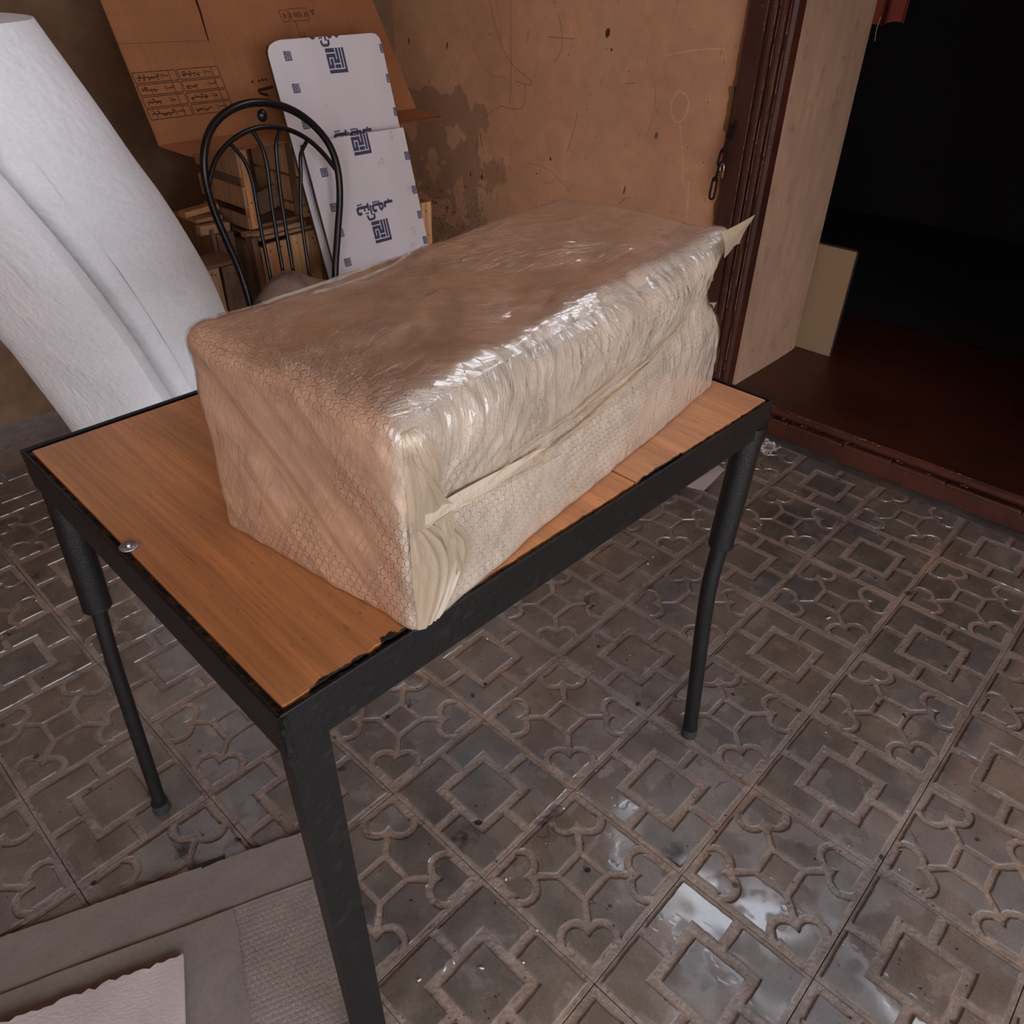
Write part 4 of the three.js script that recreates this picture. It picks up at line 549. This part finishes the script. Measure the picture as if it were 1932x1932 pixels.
// ------------------------------------------------------------------ wooden crates stacked in the corner
const woods = [woodCol(212, 154, 104, 701, 0.55), woodCol(176, 136, 102, 711, 0.55), woodCol(134, 100, 76, 721, 0.6), woodCol(226, 172, 120, 731, 0.5)].map((map, i) => M({ map, roughness: 0.85, bumpMap: grainy(741 + i, 64), bumpScale: 0.002 }));
const mNail = M({ color: 0x2a2220, roughness: 0.6 });
{
  const r = rng(751);
  const plank = (t, name, x0, y0, z0, x1, y1, z1, w, nails = [], tilt = 0) => { const g = bx(-(x1 - x0) / 2, -(y1 - y0) / 2, -(z1 - z0) / 2, (x1 - x0) / 2, (y1 - y0) / 2, (z1 - z0) / 2, 0.0018, 2.4, r() * 3, r() * 3); if (y1 - y0 > x1 - x0) { const u = g.attributes.uv; for (let i = 0; i < u.count; i++) u.setXY(i, u.getX(i), u.getY(i)); } else { const u = g.attributes.uv; for (let i = 0; i < u.count; i++) u.setXY(i, u.getY(i), u.getX(i)); } const m = add(t, name, g, woods[w]); m.position.set((x0 + x1) / 2 - t.position.x, (y0 + y1) / 2 - t.position.y, (z0 + z1) / 2 - t.position.z); m.rotation.z = tilt; for (const [a, b] of nails) add(m, 'nail', new THREE.CylinderGeometry(0.0022, 0.0022, 0.004, 8).rotateX(Math.PI / 2).translate(a - (x0 + x1) / 2, b - (y0 + y1) / 2, (z1 - z0) / 2), mNail); return m; };
  { // standing crate that carries the carton sheet
    const t = thing('wooden_crate', 'slatted wooden crate standing open-fronted under the carton sheet, topmost of its stack', 'crate', [0.84, 0.622, -1.62]);
    plank(t, 'post', 0.733, 0.622, -1.512, 0.757, 0.850, -1.488, 0, [[0.745, 0.83], [0.745, 0.70]]); plank(t, 'post', 0.735, 0.622, -1.75, 0.757, 0.850, -1.728, 1); plank(t, 'post', 0.905, 0.622, -1.515, 0.921, 0.850, -1.500, 2);
    for (const [a, b] of [[0.775, 0.855], [0.685, 0.748], [0.624, 0.662]]) plank(t, 'slat', 0.722, a, -1.75, 0.732, Math.min(b, 0.85), -1.488, 1);
    for (const [a, b] of [[0.748, 0.826], [0.664, 0.741], [0.624, 0.657]]) plank(t, 'slat', 0.922, a, -1.75, 0.950, b, -1.485, 3, [[0.936, b - 0.018], [0.938, a + 0.016]]);
    plank(t, 'slat', 0.915, 0.830, -1.75, 0.947, 0.850, -1.49, 3);
    for (let i = 0; i < 4; i++) plank(t, 'slat', 0.760 + i * 0.037, 0.624, -1.752, 0.795 + i * 0.037, 0.84, -1.742, 2, [], (r() - 0.5) * 0.02);
    plank(t, 'bottom_board', 0.735, 0.622, -1.74, 0.945, 0.632, -1.49, 2); plank(t, 'top_board', 0.735, 0.842, -1.74, 0.945, 0.852, -1.60, 2); plank(t, 'brace', 0.772, 0.632, -1.60, 0.905, 0.70, -1.588, 2, [], 0.25);
  }
  { // pale crate below it, front boards towards the room
    const t = thing('wooden_crate', 'wooden crate with pale orange front boards, standing behind the metal chair', 'crate', [0.84, 0, -1.55]);
    plank(t, 'front_board', 0.742, 0.03, -1.462, 0.834, 0.582, -1.450, 0, [[0.76, 0.56], [0.80, 0.565]]); plank(t, 'front_board', 0.838, 0.03, -1.463, 0.938, 0.590, -1.450, 3, [[0.856, 0.565], [0.918, 0.568], [0.925, 0.55]]);
    plank(t, 'side_board', 0.728, 0.0, -1.64, 0.740, 0.575, -1.452, 1); plank(t, 'side_board', 0.928, 0.0, -1.64, 0.940, 0.575, -1.464, 1); plank(t, 'back_board', 0.742, 0.02, -1.645, 0.926, 0.575, -1.634, 2);
    plank(t, 'top_board', 0.735, 0.592, -1.52, 0.93, 0.603, -1.464, 1, [], 0.01); plank(t, 'top_board', 0.74, 0.592, -1.63, 0.935, 0.603, -1.53, 1); plank(t, 'batten', 0.70, 0.6045, -1.505, 0.915, 0.6185, -1.47, 1); plank(t, 'batten', 0.71, 0.604, -1.74, 0.935, 0.6185, -1.70, 1);
    plank(t, 'side_board', 0.706, 0.0, -1.475, 0.7255, 0.612, -1.44, 2, [], 0.03);
  }
  { const t = thing('wooden_crate', 'dark grey-brown wooden crate at the back, left of the pale crate', 'crate', [0.66, 0, -1.66]);
    plank(t, 'front_board', 0.642, 0.06, -1.56, 0.700, 0.612, -1.548, 2, [[0.655, 0.59]]); plank(t, 'side_board', 0.606, 0.02, -1.76, 0.640, 0.635, -1.745, 2); plank(t, 'side_board', 0.628, 0.42, -1.74, 0.640, 0.628, -1.55, 2); plank(t, 'side_board', 0.628, 0.02, -1.74, 0.640, 0.40, -1.55, 2);
    plank(t, 'rail', 0.60, 0.612, -1.59, 0.70, 0.640, -1.562, 1, [], -0.05); plank(t, 'top_board', 0.61, 0.640, -1.74, 0.70, 0.652, -1.60, 1); plank(t, 'back_board', 0.645, 0.02, -1.77, 0.70, 0.6, -1.758, 2); plank(t, 'rail', 0.60, 0.655, -1.68, 0.715, 0.672, -1.64, 3, [], 0.06);
  }
  { const t = thing('wooden_crate', 'low grey weathered crate with a split front, beside the white roll', 'crate', [0.55, 0, -1.48]);
    plank(t, 'front_board', 0.486, 0.02, -1.412, 0.556, 0.566, -1.40, 1, [[0.505, 0.545], [0.54, 0.548], [0.53, 0.552]], 0.004); plank(t, 'front_board', 0.561, 0.02, -1.412, 0.620, 0.564, -1.40, 2, [[0.58, 0.545], [0.60, 0.54]], -0.012);
    plank(t, 'top_board', 0.484, 0.566, -1.50, 0.622, 0.578, -1.402, 2); plank(t, 'side_board', 0.610, 0.02, -1.54, 0.622, 0.56, -1.415, 2); plank(t, 'side_board', 0.482, 0.02, -1.54, 0.494, 0.56, -1.415, 2); plank(t, 'back_board', 0.496, 0.02, -1.545, 0.608, 0.56, -1.535, 2);
  }
  { const t = thing('wooden_plank', 'pale plank standing on end against the wall, right of the shorter printed board', 'plank', [1.36, 0, -1.39]); plank(t, 'board', 1.330, 0.002, -1.404, 1.377, 0.613, -1.390, 3, [[1.352, 0.585], [1.36, 0.50]], -0.02); }
  { const t = thing('wooden_shelf', 'reddish dark board on a bracket, low on the back wall behind the white roll', 'shelf', [0.62, 0, -1.80]); plank(t, 'board', 0.36, 0.535, -1.84, 0.60, 0.560, -1.78, 1); plank(t, 'board', 0.42, 0.42, -1.84, 0.602, 0.515, -1.825, 2); plank(t, 'leg', 0.45, 0.0, -1.83, 0.48, 0.42, -1.80, 2); plank(t, 'leg', 0.57, 0.0, -1.83, 0.598, 0.42, -1.80, 2); }
}

// ------------------------------------------------------------------ white roll of padding beside the table
{
  const t = thing('padding_roll', 'big soft roll of white padding leaning behind the table', 'roll', [0.21, 0, -1.12]);
  const cloth = tex(512, (u, v) => { const a = fbm(u, v, 5, 5, 801), f = vn(u * 300, v * 300, 300, 803), s = sstep(0.6, 0.75, fbm(u, v, 6, 4, 807)); const k = 1 + (a - 0.5) * 0.08 + (f - 0.5) * 0.04 - s * 0.03; return [236 * k, 237 * k, 238 * k]; });
  const mCloth = M({ map: cloth, roughness: 0.95, bumpMap: tex(512, (u, v) => 0.6 * fbm(u, v, 5, 4, 811) + 0.4 * fbm(u, v, 60, 2, 813), false), bumpScale: 0.006 });
  const ax = new THREE.CatmullRomCurve3([[0.06, 0.0], [0.015, 0.30], [-0.052, 0.56], [-0.078, 0.66], [-0.13, 0.815], [-0.20, 0.98], [-0.31, 1.22]].map(([x, y]) => V(x, y, -0.02 * y)));
  const skin = (a0, a1, rad, y1, nu) => (u, v) => { const c = ax.getPoint(clamp(v * y1)), th = mix(a0, a1, u), k = rad + 0.006 * N(u * nu * 0.2, v * 4, 821) + 0.004 * N(u * nu * 0.6, v * 11, 823); return [c.x + Math.sin(th) * k, c.y, c.z + Math.cos(th) * k]; };
  add(t, 'roll_body', [grid(90, 60, skin(0, Math.PI * 2, 0.24, 1, 12), [1.5, 1.2]), grid(40, 10, (u, v) => { const p = skin(0, Math.PI * 2, 0.24, 1, 12)(u, 1), c = ax.getPoint(1); return [mix(c.x, p[0], v), c.y + 0.01 * (1 - v), mix(c.z, p[2], v)]; })], mCloth);
  add(t, 'loose_end', thick(grid(60, 50, (u, v) => { const l = 0.004 + 0.045 * Math.pow(sstep(0.45, 0.97, u), 2) - 0.020 * sstep(0.97, 1, u); return skin(-2.3, -0.20 - 0.06 * v, 0.245 + l, 1, 9)(u, v); }, [0.9, 1.2]), 0.006), mCloth).userData.label = 'loose outer edge of the padding';
}

// ------------------------------------------------------------------ packing left on the floor
{
  const c0 = [-0.165, -0.050], A = [0.916, 0.401], B = [-0.385, 0.923], at = (a, b) => [c0[0] - A[0] * a + B[0] * b, c0[1] - A[1] * a + B[1] * b]; // a: away from the right edge, b: towards the camera
  const bub = tex(1024, (u, v) => { const s = 24, j = Math.round(v * s), o = (j & 1) * 0.5, i = Math.round(u * s - o), dx = u * s - i - o, dy = v * s - j, d = Math.hypot(dx, dy), st = 0.25 * Math.pow(Math.abs(Math.cos(2 * Math.atan2(dy, dx))), 12) * sstep(0.5, 0.1, d); return clamp(0.3 + 0.4 * sstep(0.42, 0.30, d) - st + 0.25 * (fbm(u, v, 60, 2, 831) - 0.5)); }, false);
  const foam = tex(512, (u, v) => { const a = fbm(u, v, 5, 5, 835), b = fbm(u, v, 60, 3, 837), k = 1 + (a - 0.5) * 0.16 + (b - 0.5) * 0.12; return [150 * k, 139 * k, 131 * k]; });
  const mFoam = P({ map: foam, roughness: 0.7, transmission: 0.12, thickness: 0 }), mBub = P({ map: foam, roughness: 0.45, bumpMap: bub, bumpScale: 0.0011, clearcoat: 0.25, clearcoatRoughness: 0.4 });
  const sheet = (a0, a1, b0, b1, y, dy, seed, uvs, ragged = 0.0009) => thick(grid(70, 60, (u, v) => { const a = mix(a0, a1, u), b = mix(b0, b1, v), rg = v === 0 ? ragged * N(a * 70, seed, 5) + ragged * N(a * 240, seed, 6) : 0, p = at(a + (u === 0 ? 0.002 * N(b * 50, seed, 7) : 0), b + rg); return [p[0], y + dy * (0.5 + 0.5 * N(a * 10, b * 10, 841)) + 0.0003 * N(a * 24, b * 24, seed), p[1]]; }, uvs), 0.0009);
  const t = thing('padding_sheet', 'grey translucent packing sheet spread on the tiles beside the near table leg', 'packing sheet', [0, 0, 0]);
  add(t, 'lower_layer', sheet(0, 0.62, 0.0, 0.342, 0.0035, 0.003, 841, [2, 2]), mFoam);
  add(t, 'middle_layer', sheet(0.003, 0.62, 0.098, 0.341, 0.0054, 0.003, 843, [2.86, 1.125], 0.0004), mBub).userData.label = 'bubbled layer';
  add(t, 'upper_layer', sheet(0.142, 0.62, 0.100, 0.340, 0.0072, 0.003, 845, [1.6, 0.8], 0.0004), mFoam);
  const w = thing('foam_piece', 'pale pinkish piece of foam with a ragged top edge on the grey packing sheet', 'foam', [0, 0, 0]);
  add(w, 'slab', thick(grid(40, 40, (u, v) => { const a = mix(0.226, 0.62, u), b = mix(0.152, 0.339, v), rg = v === 0 ? 0.004 * N(a * 90, 3, 5) + 0.003 * N(a * 260, 2, 6) : 0, p = at(a + 0.06 * (b - 0.152) * (1 - u), b + rg); return [p[0], 0.0215 + 0.0015 * N(a * 14, b * 14, 851), p[1]]; }, [1, 1]), 0.008), M({ color: 0xccbdb8, roughness: 0.9, bumpMap: grainy(853, 60), bumpScale: 0.0007 }));
  const o = thing('rubber_scrap', 'thin black scrap poking out from under the grey packing sheet', 'scrap', [-0.325, 0.001, -0.128], -0.25); add(o, 'strip', extrude([[-0.028, -0.010], [0.028, -0.012], [0.034, -0.004], [0.006, 0.000], [-0.020, 0.004]], 0.004, 0.0008).rotateX(-Math.PI / 2), M({ color: 0x23201f, roughness: 0.8 }));
  const pp = thing('paper_scrap', 'torn piece of greyish paper on the tiles behind the bent table leg', 'paper', [1.40, 0.001, -0.16]); add(pp, 'sheet', thick(grid(16, 8, (u, v) => [mix(mix(-0.093, 0.084, u), mix(-0.073, 0.078, u), v), 0.003 + 0.004 * Math.sin(u * 3) * Math.sin(v * 2.2 + 1), mix(mix(-0.023, -0.024, u), mix(0.031, 0.014, u), v)]), 0.0006), M({ color: 0xbfb2ae, roughness: 0.85 }));
  const ps = thing('plastic_scrap', 'crumpled scrap of clear plastic on the tiles below the doorway step', 'plastic', [1.69, 0.001, -0.115]); add(ps, 'film', thick(grid(24, 24, (u, v) => [mix(-0.035, 0.035, u), 0.010 + 0.009 * N(u * 5, v * 5, 861) + 0.006 * N(u * 13, v * 13, 863), mix(-0.028, 0.03, v)]), 0.0006), P({ color: 0xd9d0cc, roughness: 0.2, transmission: 0.5, thickness: 0 }));
  const cr = thing('crumbs', 'white crumbs scattered over the tiles in front of the table', 'crumbs', [0, 0, 0]); cr.userData.kind = 'stuff'; const r = rng(871), gs = [];
  for (const [x, z, l] of [[0.203, 0.264, 1.0], [0.025, 0.281, 1.3], [-0.151, 0.313, 2.2], [-0.134, 0.316, 1.6], [-0.109, 0.355, 2.0], [-0.190, 0.296, 1.5], [-0.056, 0.398, 1.0], [-0.003, 0.380, 1.0], [0.422, -0.161, 1.2], [0.921, -0.049, 1.5], [0.955, -0.056, 1.2], [0.998, 0.046, 1.2], [1.526, 0.070, 1.0], [1.294, 0.081, 1.0], [1.527, 0.342, 1.4], [1.061, 0.395, 3.5]]) gs.push(new THREE.IcosahedronGeometry(0.0022, 1).scale(l, 0.6, 0.8).rotateY(r() * 3).translate(x, 0.0018, z));
  for (let i = 0; i < 60; i++) gs.push(new THREE.IcosahedronGeometry(0.0007 + r() * 0.0007, 0).translate(-0.1 + r() * 1.7, 0.0007, -0.3 + r() * 1.1));
  add(cr, 'crumb', gs, M({ color: 0xd8d2c4, roughness: 0.8 })).userData.kind = 'stuff';
}

// ------------------------------------------------------------------ chain on the wall, and what stands in the dark room
{
  const t = thing('door_chain', 'rusty iron chain hanging down the wall beside the brown door frame', 'chain', [XW - 0.033, 0.920, -0.471]), mC = M({ color: 0x33241c, roughness: 0.5, metalness: 0.6, bumpMap: grainy(881, 80), bumpScale: 0.002 });
  const pts = [[0, 0], [-0.010, -0.030], [-0.020, -0.068], [-0.026, -0.108], [-0.033, -0.150], [-0.037, -0.205]];
  for (let i = 0; i < 5; i++) {
    const [z0, y0] = pts[i], [z1, y1] = pts[i + 1], len = Math.hypot(z1 - z0, y1 - y0), o = []; for (let k = 0; k < 24; k++) { const a = k / 24 * Math.PI * 2; o.push([Math.cos(a) * 0.0095, Math.sin(a) * 0.0095 + Math.sign(Math.sin(a)) * (len / 2 - 0.005), 0]); }
    const m = add(t, 'link', tube(o, 0.0035, 60, 8, true), mC); m.position.set(i % 2 ? 0 : -0.002, (y0 + y1) / 2, (z0 + z1) / 2); m.rotation.set(-Math.atan2(z1 - z0, -(y1 - y0)), (i % 2 ? 0.35 : Math.PI / 2 - 0.25), 0, 'XYZ');
  }
  add(t, 'hook', tube([[0.012, 0.012, 0.002], [0.002, 0.014, 0.002], [-0.004, 0.006, 0], [-0.002, -0.004, 0]], 0.003, 20, 8), mC);
  const k = thing('padlock', 'small brass padlock with bright shackle hooked in the rusty chain', 'padlock', [XW - 0.040, 0.787, -0.484]);
  add(k, 'body', new RoundedBoxGeometry(0.009, 0.021, 0.018, 2, 0.003), M({ color: 0x8a6a36, metalness: 0.8, roughness: 0.4 }));
  add(k, 'shackle', tube([[0, 0.008, -0.006], [0, 0.022, -0.006], [0, 0.032, 0], [0, 0.022, 0.006], [0, 0.008, 0.006]], 0.0017, 30, 8), M({ color: 0xd4d4d4, metalness: 1, roughness: 0.25 }));
  const b = thing('white_panel', 'off-white rectangular panel standing inside the dark doorway', 'panel', [2.3, 0.1005, -0.292]); add(b, 'board', bx(0, 0, -0.083, 0.012, 0.395, 0.083, 0.001), M({ color: 0x8e7152, roughness: 0.7 })); add(b, 'edge_trim', [bx(-0.001, 0.395, -0.083, 0.013, 0.401, 0.086), bx(-0.001, 0, 0.083, 0.013, 0.401, 0.086)], M({ color: 0x2a1c14, roughness: 0.8 }));
  const c = thing('red_cloth', 'dark red cloth hanging high inside the dark doorway', 'cloth', [2.42, 1.16, -0.36]); add(c, 'drape', thick(grid(24, 12, (u, v) => [0.014 * Math.sin(u * 15) + 0.004 * Math.sin(v * 7), mix(0, 0.34, v) + 0.006 * Math.sin(u * 9) * (1 - v), mix(-0.10, 0.055, u)]), 0.003), M({ color: 0x6a2414, roughness: 0.9 })); for (const [z, y0, y1, l] of [[-0.389 + 0.36, 1.05 - 1.16, 0.02, 0.004], [-0.380 + 0.36, 1.063 - 1.16, 0.02, 0.006], [-0.351 + 0.36, 1.114 - 1.16, 0.02, -0.003]]) add(c, 'loose_thread', tube([[-0.058, y1, z], [-0.060, (y0 + y1) / 2, z + l], [-0.060, y0, z]], 0.0009, 16, 5), M({ color: 0xb8a890, roughness: 0.8 })); add(c, 'rail', rod([0, 0.34, -0.3], [0, 0.34, 0.25], 0.008), mNearBlack);
}

renderer.render(scene, camera);
